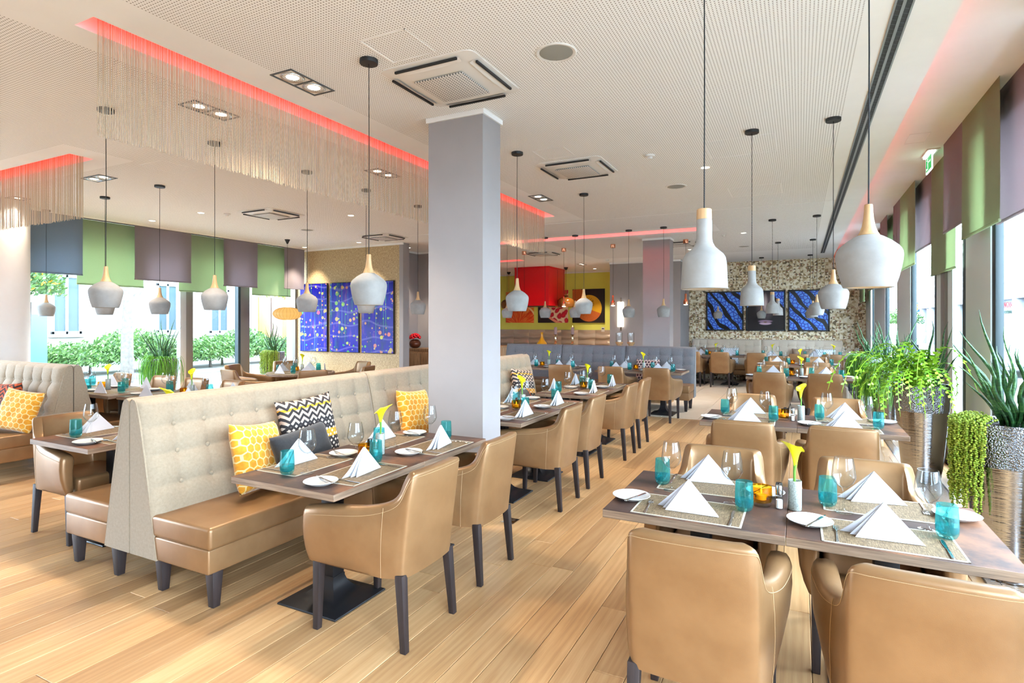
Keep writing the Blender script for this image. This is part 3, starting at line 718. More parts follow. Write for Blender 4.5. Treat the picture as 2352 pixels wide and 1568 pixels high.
for i, (x, y) in enumerate(TW):
    g = 'twin downlights along the red ceiling slot'
    if y > 14: lb, g = 'twin downlight in front of the yellow wall', None
    elif x > -3.5: lb = 'twin square framed downlight on the pillar side of the red ceiling slot'
    else: lb = 'twin square framed downlight behind the long chain curtain'
    t = T('twin_downlight', lb, 'downlight', (x, y, CE), PI/2, g)
    O('frame', twin_frame(), t)
    for s in (-1, 1):
        O('ring', ring_me, t, (s*.096, 0, -.003)); O('lamp', lampdisc, t, (s*.096, 0, -.006)); spot(t, (s*.096, 0, -.03), 36 if y < 14 else 80)
for x, y in [(-7.3, 3.78), (-9.55, 3.9)]:
    t = T('twin_downlight', 'twin square framed downlight beside the shorter chain curtain', 'downlight', (x, y, CE), 0, 'twin downlights by the short chain curtain')
    O('frame', twin_frame(), t)
    for s in (-1, 1):
        O('ring', ring_me, t, (s*.096, 0, -.003)); O('lamp', lampdisc, t, (s*.096, 0, -.006)); spot(t, (s*.096, 0, -.03), 30)
rr = MB().lathe([(.052, .002), (.066, -.004), (.07, -.001), (.07, .01), (.052, .008)], 28).mesh('ring', MAT['ac_white'])
rl = MB().lathe([(0, .0), (.04, .001), (.052, .006), (0, .01)], 28).mesh('lamp', MAT['down'])
for x, y, lb in [(-.917, 6.49, 'round downlight in the perforated ceiling beside the bottle pendants'), (-.944, 11.56, 'round downlight in the perforated ceiling near the patterned wall'), (-2.26, 13.64, 'round downlight behind the rose grey pillar'), (-9.58, 5.77, 'g'), (-8.22, 5.69, 'g'), (-6.31, 6.89, 'g'), (-8.3, 9.3, 'a'), (-9.92, 9.35, 'a'), (-5.745, 17.17, 'small round downlight close to the yellow wall'), (-7.888, 10.459, 'round downlight above the niche sideboard')]:
    gname = {'g': 'garden side downlights', 'a': 'downlights washing the art wall'}.get(lb)
    lb = {'g': 'small round downlight in the ceiling on the garden side', 'a': 'small round downlight washing the woven art wall'}.get(lb, lb)
    t = T('round_downlight', lb, 'downlight', (x, y, CE), 0, gname)
    O('ring', rr, t); O('lamp', rl, t, (0, 0, -.003)); spot(t, (0, 0, -.03), 70, 80)
# air conditioning cassettes
def ac_me():
    mb = MB()
    def f(u, v):
        x, y = (u-.5)*.72, (v-.5)*.72
        e = max(abs(x), abs(y))/.36
        # rounded corners
        cx, cy = max(abs(x)-.30, 0), max(abs(y)-.30, 0)
        if cx > 0 and cy > 0:
            d = math.hypot(cx, cy)
            if d > .06: k = .06/d; x = math.copysign(.30+cx*k, x); y = math.copysign(.30+cy*k, y)
        return (x, y, -.012-.028*(1-abs(2*u-1)**4)*(1-abs(2*v-1)**4)-.006*math.cos(PI*max(abs(2*u-1), abs(2*v-1))))
    mb.grid(f, 28, 28)
    n = 28
    edge = [i for i in range(n+1)]+[(j)*(n+1)+n for j in range(1, n+1)]+[n*(n+1)+i for i in range(n-1, -1, -1)]+[j*(n+1) for j in range(n-1, 0, -1)]
    base = [mb.v[i] for i in edge]; k = len(mb.v)
    mb.add([(x, y, .01) for x, y, z in base], [])
    for q in range(len(edge)):
        q2 = (q+1) % len(edge); mb.f.append([edge[q], edge[q2], k+q2, k+q]); mb.m.append(0)
    return mb.mesh('panel', MAT['ac_white'])
acm = ac_me()
acg = MB().box(-.19, .19, -.19, .19, -.052, -.042).mesh('grille', MAT['ac_grille'], bevel=.008)
def flap():
    return MB().grid(lambda u, v: ((u-.5)*.5, .285+v*.035, -.030-.008*math.sin(PI*u)+v*.014), 12, 2).mesh('flap', MAT['ac_white'])
acf = MB().box(-.24, .24, .324, .338, -.034, -.02).mesh('slot', MAT['black']); acl = flap()
for x, y, lb in [(-2.16, 3.37, 'ceiling air conditioner cassette in front of the square pillar'), (-2.16, 5.88, 'ceiling air conditioner cassette just past the square pillar'), (-7.28, 6.2, 'ceiling air conditioner cassette in front of the garden blinds'), (-7.28, 8.86, 'ceiling air conditioner cassette near the blue art panels'), (-5.57, 12.75, 'ceiling air conditioner cassette in front of the red hood'), (-2.25, 12.45, 'ceiling air conditioner cassette behind the rose grey pillar')]:
    t = T('air_conditioner', lb, 'air conditioner', (x, y, CE), 0)
    O('panel', acm, t); O('grille', acg, t)
    for k in range(4): O('louvre_slot', acf, t, rz=k*PI/2); O('flap', acl, t, rz=k*PI/2)
# loudspeakers, detectors
spk = MB().lathe([(.105, -.004), (.122, -.008), (.128, -.003), (.128, .004), (.105, .0)], 40).mesh('rim', MAT['ac_white'])
spg = MB().lathe([(0, -.008), (.06, -.007), (.105, -.003), (.105, .002), (0, .002)], 40).mesh('mesh_cover', MAT['speaker'])
for x, y, lb in [(-1.355, 3.3, 'large round ceiling speaker beside the air conditioner'), (-1.366, 7.22, 'round ceiling speaker between pillar and slot diffuser'), (-1.1, 13.6, 'round ceiling speaker near the patterned wall'), (-8.0, 7.6, 'round ceiling speaker on the garden side')]:
    t = T('ceiling_speaker', lb, 'speaker', (x, y, CE)); O('rim', spk, t); O('mesh_cover', spg, t)
for x, y, lb in [(-1.345, 5.75, 'white smoke detector between the two near air conditioners'), (-1.3, 11.6, 'white smoke detector by the rose grey pillar'), (-4.6, 14.8, 'white smoke detector in front of the yellow wall'), (-7.9, 5.9, 'white smoke detector on the garden side ceiling')]:
    t = T('smoke_detector', lb, 'smoke detector', (x, y, CE))
    O('base', MB().lathe([(0, -.02), (.045, -.018), (.05, -.004), (.05, .0), (0, 0)], 24).mesh('base', MAT['ac_white']), t)
    O('sensor', MB().lathe([(0, -.045), (.02, -.04), (.028, -.02), (0, -.02)], 20).mesh('sensor', MAT['ac_white']), t)
# ---------------------------------------------------------------- armchair
def spline(P, n):
    out = []
    for i in range(n+1):
        t = i/n*(len(P)-1); k = min(int(t), len(P)-2); f = t-k
        p0, p1, p2, p3 = P[max(k-1, 0)], P[k], P[k+1], P[min(k+2, len(P)-1)]
        out.append(tuple(.5*((2*b)+(c-a)*f+(2*a-5*b+4*c-d)*f*f+(3*b-a-3*c+d)*f**3) for a, b, c, d in zip(p0, p1, p2, p3)))
    return out
# outer x, outer y, inner x, inner y, top z, back weight
CH = [(0, -.300, 0, -.238, .872, 1), (.09, -.298, .08, -.237, .872, 1), (.16, -.291, .132, -.231, .871, 1), (.200, -.282, .158, -.224, .870, 1), (.214, -.271, .168, -.216, .856, .95), (.221, -.257, .175, -.206, .812, .85), (.228, -.242, .180, -.195, .757, .75),
      (.238, -.213, .186, -.17, .724, .6), (.256, -.155, .196, -.122, .702, .3), (.280, -.07, .210, -.05, .688, .08), (.299, .05, .212, .05, .678, 0), (.310, .16, .216, .16, .669, 0), (.311, .23, .218, .23, .66, 0), (.307, .28, .222, .28, .65, 0)]
def chair_ring(s, sg):
    ox, oy, ix, iy, zt, wb = s; pts = []
    def P(x, y, z):
        k = (z-.36)/.5; y2 = y-wb*.062*max(k, 0)**1.15; kk = max(0, min(1, (z-.352)/(zt-.40))); x2 = lerp(min(x, .250), x*(1+.03*(1-wb)*math.sin(PI*kk)), kk**.42)
        bulge = 1+.018*math.sin(PI*max(0, min(1, (z-.36)/(zt-.36))))
        return (sg*x2*bulge, y2, z)
    for f in (0, .06, .25, .5, .75, .93): pts.append(P(ox, oy, lerp(.352, zt-lerp(.034, .014, wb), f if f < .9 else 1)))
    for f, dz in ((.05, -.006), (.16, -.0008), (.5, .001), (.84, -.0008), (.95, -.007)): pts.append(P(lerp(ox, ix, f), lerp(oy, iy, f), zt+dz*lerp(2.6, 1, wb)))
    for f in (.93, .6, .3, 0): pts.append(P(ix, iy, lerp(.40, zt-.03, f)))
    pts.append(P(lerp(ix, ox, .3), lerp(iy, oy, .3), .354))
    return pts
def chair_meshes():
    half = spline(CH, 32)
    rings = [chair_ring(s, -1) for s in half[:0:-1]]+[chair_ring(s, 1) for s in half]
    def cap(r, dy, k):
        c = Vector((sum(p[0] for p in r)/len(r), sum(p[1] for p in r)/len(r), sum(p[2] for p in r)/len(r)))
        return [(lerp(p[0], c.x, k), p[1]+dy, lerp(p[2], c.z, k*.5)) for p in r]
    rings = [cap(rings[0], .016, .6), cap(rings[0], .012, .2)]+rings+[cap(rings[-1], .012, .2), cap(rings[-1], .016, .6)]
    shell = MB().loft(rings).mesh('shell', MAT['leather'], angle=70)
    mb = MB()
    for sg in (-1, 1):
        s = spline(CH, 32)[19]; r = chair_ring(s, sg)
        mb.tube([(p[0]*1.003, p[1]-.0005, p[2]) for p in r[:7]], .0011, 4)
    rr_ = [chair_ring(s, -1)[5] for s in half[:0:-1]]+[chair_ring(s, 1)[5] for s in half]
    mb.tube([(p[0]*1.003, p[1]-.001, p[2]-.006) for p in rr_], .0011, 4)
    seam = mb.mesh('stitching', MAT['thread'])
    seat = MB().box(-.205, .205, -.20, .285, .355, .475).mesh('seat', MAT['leather'], bevel=.028, seg=4)
    def leg(x0, y0, x1, y1, a=.023, b=.0165):
        return MB().hexa([(x1-b, y1-b, 0), (x1+b, y1-b, 0), (x1+b, y1+b, 0), (x1-b, y1+b, 0)], [(x0-a, y0-a, .37), (x0+a, y0-a, .37), (x0+a, y0+a, .37), (x0-a, y0+a, .37)]).mesh('leg', MAT['dark_leg'], bevel=.003)
    legs = [leg(-.235, .245, -.238, .255), leg(.235, .245, .238, .255), leg(-.205, -.262, -.215, -.292), leg(.205, -.262, .215, -.292)]
    return shell, seam, seat, legs
CHM = chair_meshes()
def chair(x, y, rz, label, group=None):
    """rz: 0 = faces +Y"""
    t = T('armchair', label, 'armchair', (x, y, 0), rz, group)
    sh = O('shell', CHM[0], t); O('stitching', CHM[1], sh); O('seat', CHM[2], t)
    for l in CHM[3]: O('leg', l, t)
G = 'gold beige leather armchair '
# facing: +Y = 0, -X = pi/2, -Y = pi, +X = -pi/2
chair(-.338, 2.33, .02, G+'with its back to the room, aisle half of pearls planter table')
chair(.35, 2.33, -.02, G+'with its back to the room, window half of pearls planter table')
chair(-.405, 3.215, PI, G+'on the far side of the pearls planter table, beside the aisle')
chair(.305, 3.215, PI, G+'on the far side of the pearls planter table, window side')
chair(-.385, 4.86, .02, G+'backed to the pearls planter table, fern table aisle half')
chair(.275, 4.9, -.02, G+'backed to the pearls planter table, fern table window half')
chair(-.43, 5.98, PI, G+'behind the fern planter table on the aisle side')
chair(.32, 5.98, PI, G+'behind the fern planter table on the window side')
chair(-.40, 9.45, 0, G+'in front of the third window row table, aisle side')
chair(.32, 9.52, 0, G+'in front of the third window row table, window side')
chair(-.47, 10.3, PI, G+'behind the third window row table, aisle side')
chair(.27, 10.3, PI, G+'behind the third window row table, window side')
chair(-.41, 12.02, 0, G+'in front of the fourth window row table, aisle side')
chair(.28, 12.1, 0, G+'in front of the fourth window row table, window side')
chair(-.41, 13.3, PI, G+'behind the fourth window row table', 'chairs behind the fourth window row table')
chair(.3, 13.3, PI, G+'behind the fourth window row table', 'chairs behind the fourth window row table')
chair(-2.0, 2.45, PI/2, G+'standing free at the corner of the honeycomb cushion table')
chair(-2.03, 3.22, PI/2+.02, G+'at the honeycomb cushion table close to the square pillar')
chair(-2.10, 4.71, PI/2, G+'just past the square pillar, its full side showing')
chair(-2.11, 5.45, PI/2, G+'second one past the square pillar along the bench tables')
chair(-2.10, 6.71, PI/2, G+'third one past the square pillar along the bench tables')
chair(-2.11, 7.43, PI/2, G+'fourth one past the square pillar along the bench tables')
chair(-4.93, 2.47, -PI/2, G+'alone at the table behind the beige double bench')
for x in (-8.75, -7.74, -7.06, -6.38): chair(x, 4.52, PI+random.uniform(-.1, .1), G+'with its pale lit front towards the garden side tables', 'armchairs along the garden side tables')
RC = (-7.62, 7.1)
for a, lb in [(-100, 'with its back to the benches, at the round table'), (-160, 'seen from the side at the round table'), (150, 'on the window side of the round table'), (-35, 'with its back towards the pillar, at the round table'), (15, 'on the niche side of the round table'), (75, 'at the round table in front of the blue art panels')]:
    r = .93; ar = math.radians(a); chair(RC[0]+r*math.cos(ar), RC[1]+r*math.sin(ar), ar+PI/2, G+lb)
for x, lb in [(-2.05, 'in front of the grey bench at its free end'), (-2.8, 'in front of the grey bench below the hexagon cushion'), (-3.7, 'in front of the grey bench, closest to the beige bench')]: chair(x, 9.5, 0, G+lb)
for x, lb in [(-2.43, 'half hidden by the grey bench end'), (-1.75, 'in front of the patterned wall next to the grey bench end'), (-.92, 'in front of the patterned wall between two small tables')]: chair(x, 15.1, 0, G+lb)
for x in (-.02, .66): chair(x, 15.1, 0, G+'in front of the patterned wall bench near the planters', 'armchairs by the patterned wall near the planters')

# ---------------------------------------------------------------- benches
@cached
def bench_back(W, A, fab, rows):
    """front faces +y, seam (rear) at y = 0, x 0..W"""
    zt, zb, sx = 1.135, .2, .19
    n = round((W-.12)/sx); sx = W/n
    def prof(z):  # front surface depth
        k = (z-zb)/(zt-zb); return .205*(1-k)**.75*.62+.08*(1-k)+.055
    def front(u, v):
        x = u*W; z = lerp(.40, zt-.03, v)
        px = abs(math.sin(PI*(x/sx)))**.55
        w = sstep(rows[0]-.10, rows[0]-.01, z)*1.0
        wt = 1-.55*sstep(rows[-1]+.03, zt, z)
        dz = min(abs(z-r) for r in rows); pz = min(1, (dz/.07))**.55 if rows[0]-.09 < z < rows[-1]+.09 else 1
        edge = min(1, min(x, W-x)/.06)**.5
        pz_ = pz*edge+(1-edge)
        d = A*((1-w)*.9+w*(wt*(px*.55+pz_*.45)+(1-wt)))
        d -= A*.3*w*math.exp(-(dz*dz+(min(abs(x-round(x/sx)*sx), 9))**2)/.0009)*(1 if rows[0]-.09 < z < rows[-1]+.09 and .04 < x < W-.04 else 0)
        return (x, prof(z)-.03*0+d-A*(1-edge)*.9, z)
    nu, nv = max(40, int(W/.0125)), 60
    mb = MB().grid(front, nu, nv)
    top = [mb.v[nv*(nu+1)+i] for i in range(nu+1)]; k0 = len(mb.v); base = nv*(nu+1)
    prev = [base+i for i in range(nu+1)]
    for f, dz in ((.12, .012), (.3, .024), (.55, .030), (.8, .026), (1, .012), (1.0, -.04)):
        o = len(mb.v); mb.v += [(x, lerp(y, .004, f), z+dz) for x, y, z in top]
        cur = [o+i for i in range(nu+1)]
        for i in range(nu): mb.f.append([prev[i], prev[i+1], cur[i+1], cur[i]]); mb.m.append(0)
        prev = cur
    # lower front, back and ends
    zs = [zb, .28, .36, .42, .5, .6, .7, .8, .9, 1.0, 1.07, 1.105]
    poly = [(.004, zb)]+[(prof(z)+A*.05, z) for z in zs]+[(prof(1.1)*.75, 1.128), (prof(1.1)*.45, 1.134), (.012, 1.122), (.004, 1.09)]
    mb.prism(poly, 'x', .001, .022); mb.prism(poly, 'x', W-.022, W-.001)
    mb.box(.002, W-.002, .003, .03, zb, 1.09); mb.add([(0, prof(zb), zb), (W, prof(zb), zb), (W, prof(.42), .42), (0, prof(.42), .42)], [(0,1,2,3)])
    mb.box(.002, W-.002, .006, prof(zb), zb, zb+.01)
    return mb.mesh('backrest', MAT[fab], angle=55), [(i*sx, r) for r in rows for i in range(1, n)], prof
@cached
def bench_seat(W):
    s = MB().box(.004, W-.004, .19, .735, .335, .462).mesh('seat_cushion', MAT['leather'], bevel=.022, seg=4)
    b = MB().box(.006, W-.006, .18, .722, .2, .34).mesh('base', MAT['leather'], bevel=.012, seg=3)
    def leg(x): 
        a, c_ = .034, .022
        return MB().hexa([(x-c_, -c_, 0), (x+c_, -c_, 0), (x+c_, c_, 0), (x-c_, c_, 0)], [(x-a, -a, .205), (x+a, -a, .205), (x+a, a, .205), (x-a, a, .205)]).mesh('leg', MAT['dark_leg'], bevel=.004)
    return s, b, leg(0)
btn = MB().lathe([(0, .009), (.009, .008), (.0135, .004), (.0145, 0), (.010, -.004), (0, -.004)], 14, ax='y').mesh('button', MAT['beige_fabric'])
btn_g = btn.copy(); btn_g.materials[0] = MAT['grey_fabric']
btn_f = btn.copy(); btn_f.materials[0] = MAT['beige_far']
def bench(W, loc, rz, label, fab='beige_fabric', A=.036, rows=(.615, .80, .965), buttons=True, group=None, legs=True):
    t = T('bench', label, 'bench', loc, rz, group)
    me, bp, prof = bench_back(W, A, fab, rows)
    b = O('backrest', me, t)
    if buttons:
        bm_ = {'beige_fabric': btn, 'grey_fabric': btn_g, 'beige_far': btn_f}[fab]
        for x, z in bp: O('button', bm_, b, (x, prof(z)+.003, z))
    s, ba, lg = bench_seat(W); O('seat_cushion', s, t); O('base', ba, t)
    if legs:
        for x in (.07, W-.07):
            for y in (.225, .685): O('leg', lg, t, (x, y, 0))
    return t
SX = -3.634
# +y local -> +X world: rz = -pi/2 ; local x -> -Y world, so origin at far end
def bench_px(y0, y1, **k): return bench(round(y1-y0, 3), (SX+.002, y1, 0), -PI/2, **k)
def bench_nx(y0, y1, **k): return bench(round(y1-y0, 3), (SX-.002, y0, 0), PI/2, **k)
bench_px(2.05, 4.10, label='beige buttoned bench with yellow honeycomb and zigzag cushions, leather seat')
bench_px(4.11, 5.86, label='beige buttoned bench section running behind the square pillar')
bench_px(5.87, 7.62, label='beige buttoned bench section ending by the grey bench')
bench_nx(2.05, 4.10, label='rear twin of the double beige bench, its seat end showing', buttons=False)
bench_nx(4.11, 7.62, label='rear beige bench backed onto the pillar side benches', buttons=False)
# bench by the garden side: faces -Y, and its twin facing +Y
bench(2.6, (-7.05, 3.40, 0), PI, label='beige deep tufted bench with orange patterned cushions', A=.045, rows=(.64, .78, .95))
bench(2.42, (-9.47, 3.404, 0), 0, label='rear twin of the deep tufted bench, facing the garden side tables', buttons=False)
for i, (x0, x1, lb) in enumerate([(-3.08, -1.75, 'slate grey buttoned bench section at the free end, hexagon cushion on it'), (-4.43, -3.09, 'middle section of the slate grey buttoned bench'), (-5.74, -4.44, 'slate grey buttoned bench section closest to the beige bench')]):
    bench(round(x1-x0, 3), (x1, 11.22, 0), PI, label=lb, fab='grey_fabric', A=.03, rows=(.62, .80, .965))
for x0, x1, lb in [(-2.75, -.93, 'oatmeal tufted wall bench section next to the grey wall block'), (-.92, .98, 'oatmeal tufted wall bench section near the planters')]:
    bench(round(x1-x0, 3), (x1, 16.985, 0), PI, label=lb, fab='beige_far', A=.035, rows=(.62, .80, .965))

# ---------------------------------------------------------------- tables and settings
@cached
def table_meshes(w, d):
    mb = MB().box(-w/2+.001, w/2-.001, -d/2, d/2, .712, .749)
    for z in ():
        pass
    me = mb.mesh('tabletop', [MAT['tabletop'], MAT['table_edge'], MAT['table_edge_y']], bevel=.0015, seg=1)
    for p in me.polygons:
        n = p.normal
        if abs(n.z) < .5: p.material_index = 1 if abs(n.y) > abs(n.x) else 2
    col = MB().box(-.045, .045, -.045, .045, .12, .712).box(-.2, .2, -.2, .2, .704, .712).mesh('column', MAT['black_steel'], bevel=.003)
    rings = []
    for z, a in [(0, .205), (.006, .208), (.012, .205), (.018, .19), (.026, .155), (.04, .115), (.062, .08), (.09, .058), (.125, .0465), (.14, .046)]:
        rings.append([(-a, -a*1.05, z), (a, -a*1.05, z), (a, a*1.05, z), (-a, a*1.05, z)])
    base = MB().loft(rings).mesh('base_plate', MAT['black_steel'], angle=40)
    return me, col, base
def table(x, y, rz, label, w=.755, d=.765, group=None):
    t = T('dining_table', label, 'table', (x, y, 0), rz, group); a, b, c = table_meshes(w, d)
    O('tabletop', a, t); O('column', b, t); O('base_plate', c, t)
    return t
@cached
def m_placemat():
    return MB().box(-.225, .225, -.148, .148, 0, .0018).mesh('weave', MAT['placemat'])
@cached
def m_hem():
    mb = MB()
    for a in ((-.232, .232, -.155, -.147), (-.232, .232, .147, .155), (-.232, -.224, -.155, .155), (.224, .232, -.155, .155)): mb.box(*a, 0, .0024)
    return mb.mesh('hem', MAT['mat_hem'])
@cached
def m_napkin():
    mb = MB()
    def leaf(L, ap, Rr, bul, th=.0035):
        L, ap, Rr = Vector(L), Vector(ap), Vector(Rr); nrm = (Rr-L).cross(ap-L).normalized()
        N = 10
        def f(u, v):
            base = L.lerp(Rr, u); p = base.lerp(ap, v)
            b = bul*math.sin(PI*(1-u)*.5)*math.sin(PI*min(1, v+.12))*(1-v*.6)
            return p+nrm*b
        def g(off): return lambda u, v: tuple(f(u, v)+nrm*off)
        mb.grid(g(0), N, N); mb.grid(g(th), N, N)
        for s in (0, 1):   # close the free edges
            mb.grid(lambda u, v, s=s: tuple(f(u if False else s, v)+nrm*th*u), 1, N)
        mb.grid(lambda u, v: tuple(f(u, 0)+nrm*th*v), N, 1)
    ap = (-.005, .018, .122); Rr = (.125, .012, .001)
    leaf((-.100, -.014, .001), ap, Rr, -.010)
    leaf((-.118, .016, .001), (-.007, .021, .117), (.122, .016, .001), .003)
    leaf((-.150, .050, .001), (-.005, .024, .121), (.123, .022, .001), .014)
    return mb.mesh('napkin', MAT['napkin'], angle=60, recalc=False)
@cached
def m_plate():
    return MB().lathe([(0, .006), (.036, .006), (.045, .008), (.062, .014), (.0755, .0185), (.0765, .0175), (.064, .0095), (.044, .001), (.042, 0), (.036, .0), (.034, .002), (0, .002)], 40).mesh('plate', MAT['porcelain'])
@cached
def m_knife():
    mb = MB().loft([[(-w, y, z-h), (w, y, z-h), (w, y, z+h), (-w, y, z+h)] for y, w, h, z in [(-.105, .004, .002, .004), (-.10, .0055, .003, .004), (-.03, .0042, .0025, .004), (-.005, .0038, .0022, .004)]])
    mb.loft([[(-w, y, .003), (w2, y, .003), (w2, y, .0042), (-w, y, .0042)] for y, w, w2 in [(-.006, .004, .004), (.01, .006, .005), (.06, .008, .006), (.09, .007, .005), (.103, .002, .001)]])
    return mb.mesh('knife', MAT['steel'], bevel=.0006, seg=1)
@cached
def m_fork():
    mb = MB().loft([[(-w, y, z-.0012), (w, y, z-.0012), (w, y, z+.0012), (-w, y, z+.0012)] for y, w, z in [(-.10, .0055, .003), (-.06, .0042, .003), (0, .003, .005), (.03, .0035, .008), (.042, .009, .007), (.052, .0115, .0055)]])
    for k in range(4):
        x = -.0095+k*.0063
        mb.loft([[(x-.0016, y, z-.001), (x+.0016, y, z-.001), (x+.0016, y, z+.001), (x-.0016, y, z+.001)] for y, z in [(.05, .0055), (.07, .004), (.095, .006)]])
    return mb.mesh('fork', MAT['steel'], bevel=.0004, seg=1)
@cached
def m_wine():
    p = [(0, .001), (.033, .001), (.035, .003), (.02, .006), (.006, .011), (.0042, .02), (.004, .085), (.006, .096), (.018, .106), (.034, .122), (.0435, .142), (.0445, .152), (.040, .19), (.0335, .225), (.0325, .225), (.039, .19), (.0433, .152), (.042, .142), (.033, .123), (.017, .108), (0, .101)]
    return MB().lathe(p, 32).mesh('wine_glass', MAT['glass'], angle=60)
@cached
def m_tumbler():
    p = [(0, .002), (.022, .002), (.029, .006), (.0345, .018), (.036, .035), (.0352, .07), (.0325, .112), (.0315, .112), (.034, .07), (.0345, .035), (.033, .022), (.024, .014), (0, .012)]
    return MB().lathe(p, 32).mesh('cup', MAT['teal_glass'], angle=60)
@cached
def m_tumbler_base():
    return MB().lathe([(0, .0145), (.024, .0165), (.0325, .024), (.0338, .045), (0, .0455)], 28).mesh('water', MAT['teal_deep'], angle=60)
@cached
def m_vase(): return MB().lathe([(0, 0), (.021, 0), (.0225, .002), (.0225, .098), (.0215, .1), (.019, .098), (.018, .08), (0, .078)], 28).mesh('vase', MAT['granite_glass'])
@cached
def m_stem(): return MB().tube([(0, 0, .05), (.002, 0, .1), (.004, .002, .14), (.002, .004, .165)], [.0045, .0045, .005, .007], 8).mesh('stem', MAT['stem'])
@cached
def m_calla():
    def f(u, v):
        a = 2*PI*u; r = .006+.013*v+.016*v**3; tip = max(0, math.cos(a))**3*v**3
        z = .155+.085*v-.012*v**4+tip*.022; rr = r*(1+.55*tip)
        x, y = rr*math.cos(a), rr*math.sin(a)*.85
        return (x+.002+tip*.012, y+.004, z-.028*max(0, -math.cos(a))*v**4+.01*v)
    mb = MB().grid(f, 28, 14); mb.grid(lambda u, v: tuple(c_*q for c_, q in zip(f(u, v), (.985, .985, 1.002))), 28, 14)
    return mb.mesh('petal', MAT['calla'], angle=80, recalc=False)
@cached
def m_spadix(): return MB().tube([(.002, .004, .16), (.003, .004, .2), (.003, .004, .222)], [.004, .0045, .002], 8).mesh('spadix', M('yellow spadix', S(230, 176, 20), .6))
@cached
def m_candle(): return [MB().lathe([(.030, .012), (.0385, .016), (.041, .03), (.040, .066), (.0385, .066), (.038, .03), (.034, .02), (0, .018)], 32).mesh('amber_cup', MAT['amber_glass'], angle=60),
                        MB().lathe([(0, 0), (.034, 0), (.0375, .004), (.0385, .014), (.03, .016), (0, .016)], 32).mesh('glass_foot', MAT['glass'], angle=60),
                        MB().lathe([(0, .02), (.019, .02), (.0195, .036), (.018, .038), (0, .037)], 24).mesh('tealight', MAT['wax']),
                        MB().lathe([(0, .038), (.0028, .044), (.003, .048), (0, .06)], 10).mesh('flame', MAT['flame'])]
@cached
def m_shaker(cap): return [MB().lathe([(0, 0), (.0135, 0), (.015, .003), (.0135, .04), (.012, .045), (0, .045)], 20).mesh('glass_body', MAT['glass'], angle=60),
                           MB().lathe([(0, .002), (.0115, .002), (.0115, .028), (0, .028)], 16).mesh('filling', M('salt' if cap == 'steel' else 'pepper', S(236, 234, 230) if cap == 'steel' else S(84, 70, 56), .9)),
                           MB().lathe([(.0125, .043), (.0132, .046), (.0132, .066), (.011, .073), (0, .075)], 20).mesh('cap', MAT['steel'] if cap == 'steel' else M('dark shaker cap', S(70, 66, 64), .3, .8))]
TZ = .7495
SCL = {'napkin': (1.02, 1.0, 1.2), 'side_plate': 1.17, 'wine_glass': 1.1, 'tumbler': (1.1, 1.1, 1.18), 'candle_holder': (1.14, 1.14, 1.35), 'bud_vase': (1.26, 1.26, 1.33), 'calla_lily': 1.18, 'salt_shaker': (1.2, 1.2, 1.45), 'pepper_shaker': (1.2, 1.2, 1.45)}
def put(name, me, M4, x, y, rz, label, cat, group, dz=0.0, parts=None):
    k = SCL.get(name, 1.0); k = k if hasattr(k, '__len__') else (k,)*3
    p = M4 @ Vector((x, y, 0)); r = M4.to_euler().z+rz
    if parts:
        t = T(name, label, cat, (p.x, p.y, TZ+dz), r, group)
        t.scale = k
        for n, q in parts: O(n, q, t)
        return t
    return tag(O(name, me, None, (p.x, p.y, TZ+dz), r, scale=k), label, cat, group)
def setting(M4, tb, seat='', full=True, flip=0.0, plate=True):
    """local: diner at -y looking +y; y = 0 is the table edge"""
    J = lambda s: random.uniform(-s, s)
    at = ' on '+tb+(', '+seat if seat else '')
    put('placemat', None, M4, 0, .17, J(.02), 'woven taupe placemat'+at, 'placemat', 'placemats on '+tb, 0, [('weave', m_placemat()), ('hem', m_hem())])
    put('napkin', m_napkin(), M4, J(.015), .12+J(.01), J(.12)+flip, 'folded white napkin'+at, 'napkin', 'napkins on '+tb, .0022)
    if plate: put('side_plate', m_plate(), M4, -.275+J(.01), .20+J(.01), 0, 'white side plate'+at, 'plate', 'side plates on '+tb, .0008)
    put('wine_glass', m_wine(), M4, .155+J(.01), .335+J(.01), 0, 'empty wine glass'+at, 'wine glass', 'wine glasses on '+tb, .0005)
    put('tumbler', None, M4, .215+J(.01), .25+J(.015), random.random()*6, 'teal water tumbler'+at, 'tumbler', 'teal tumblers on '+tb, .0024, [('cup', m_tumbler()), ('tinted_base', m_tumbler_base())])
    if full:
        put('table_knife', m_knife(), M4, .185, .125, J(.06), 'steel table knife'+at, 'knife', 'knives on '+tb, .001)
        put('dinner_fork', m_fork(), M4, -.175, .12, J(.06), 'steel dinner fork'+at, 'fork', 'forks on '+tb, .001)
        put('butter_knife', m_knife(), M4, -.245, .20, -.35+J(.06), 'butter knife on plate'+at, 'knife', 'butter knives on '+tb, .016)
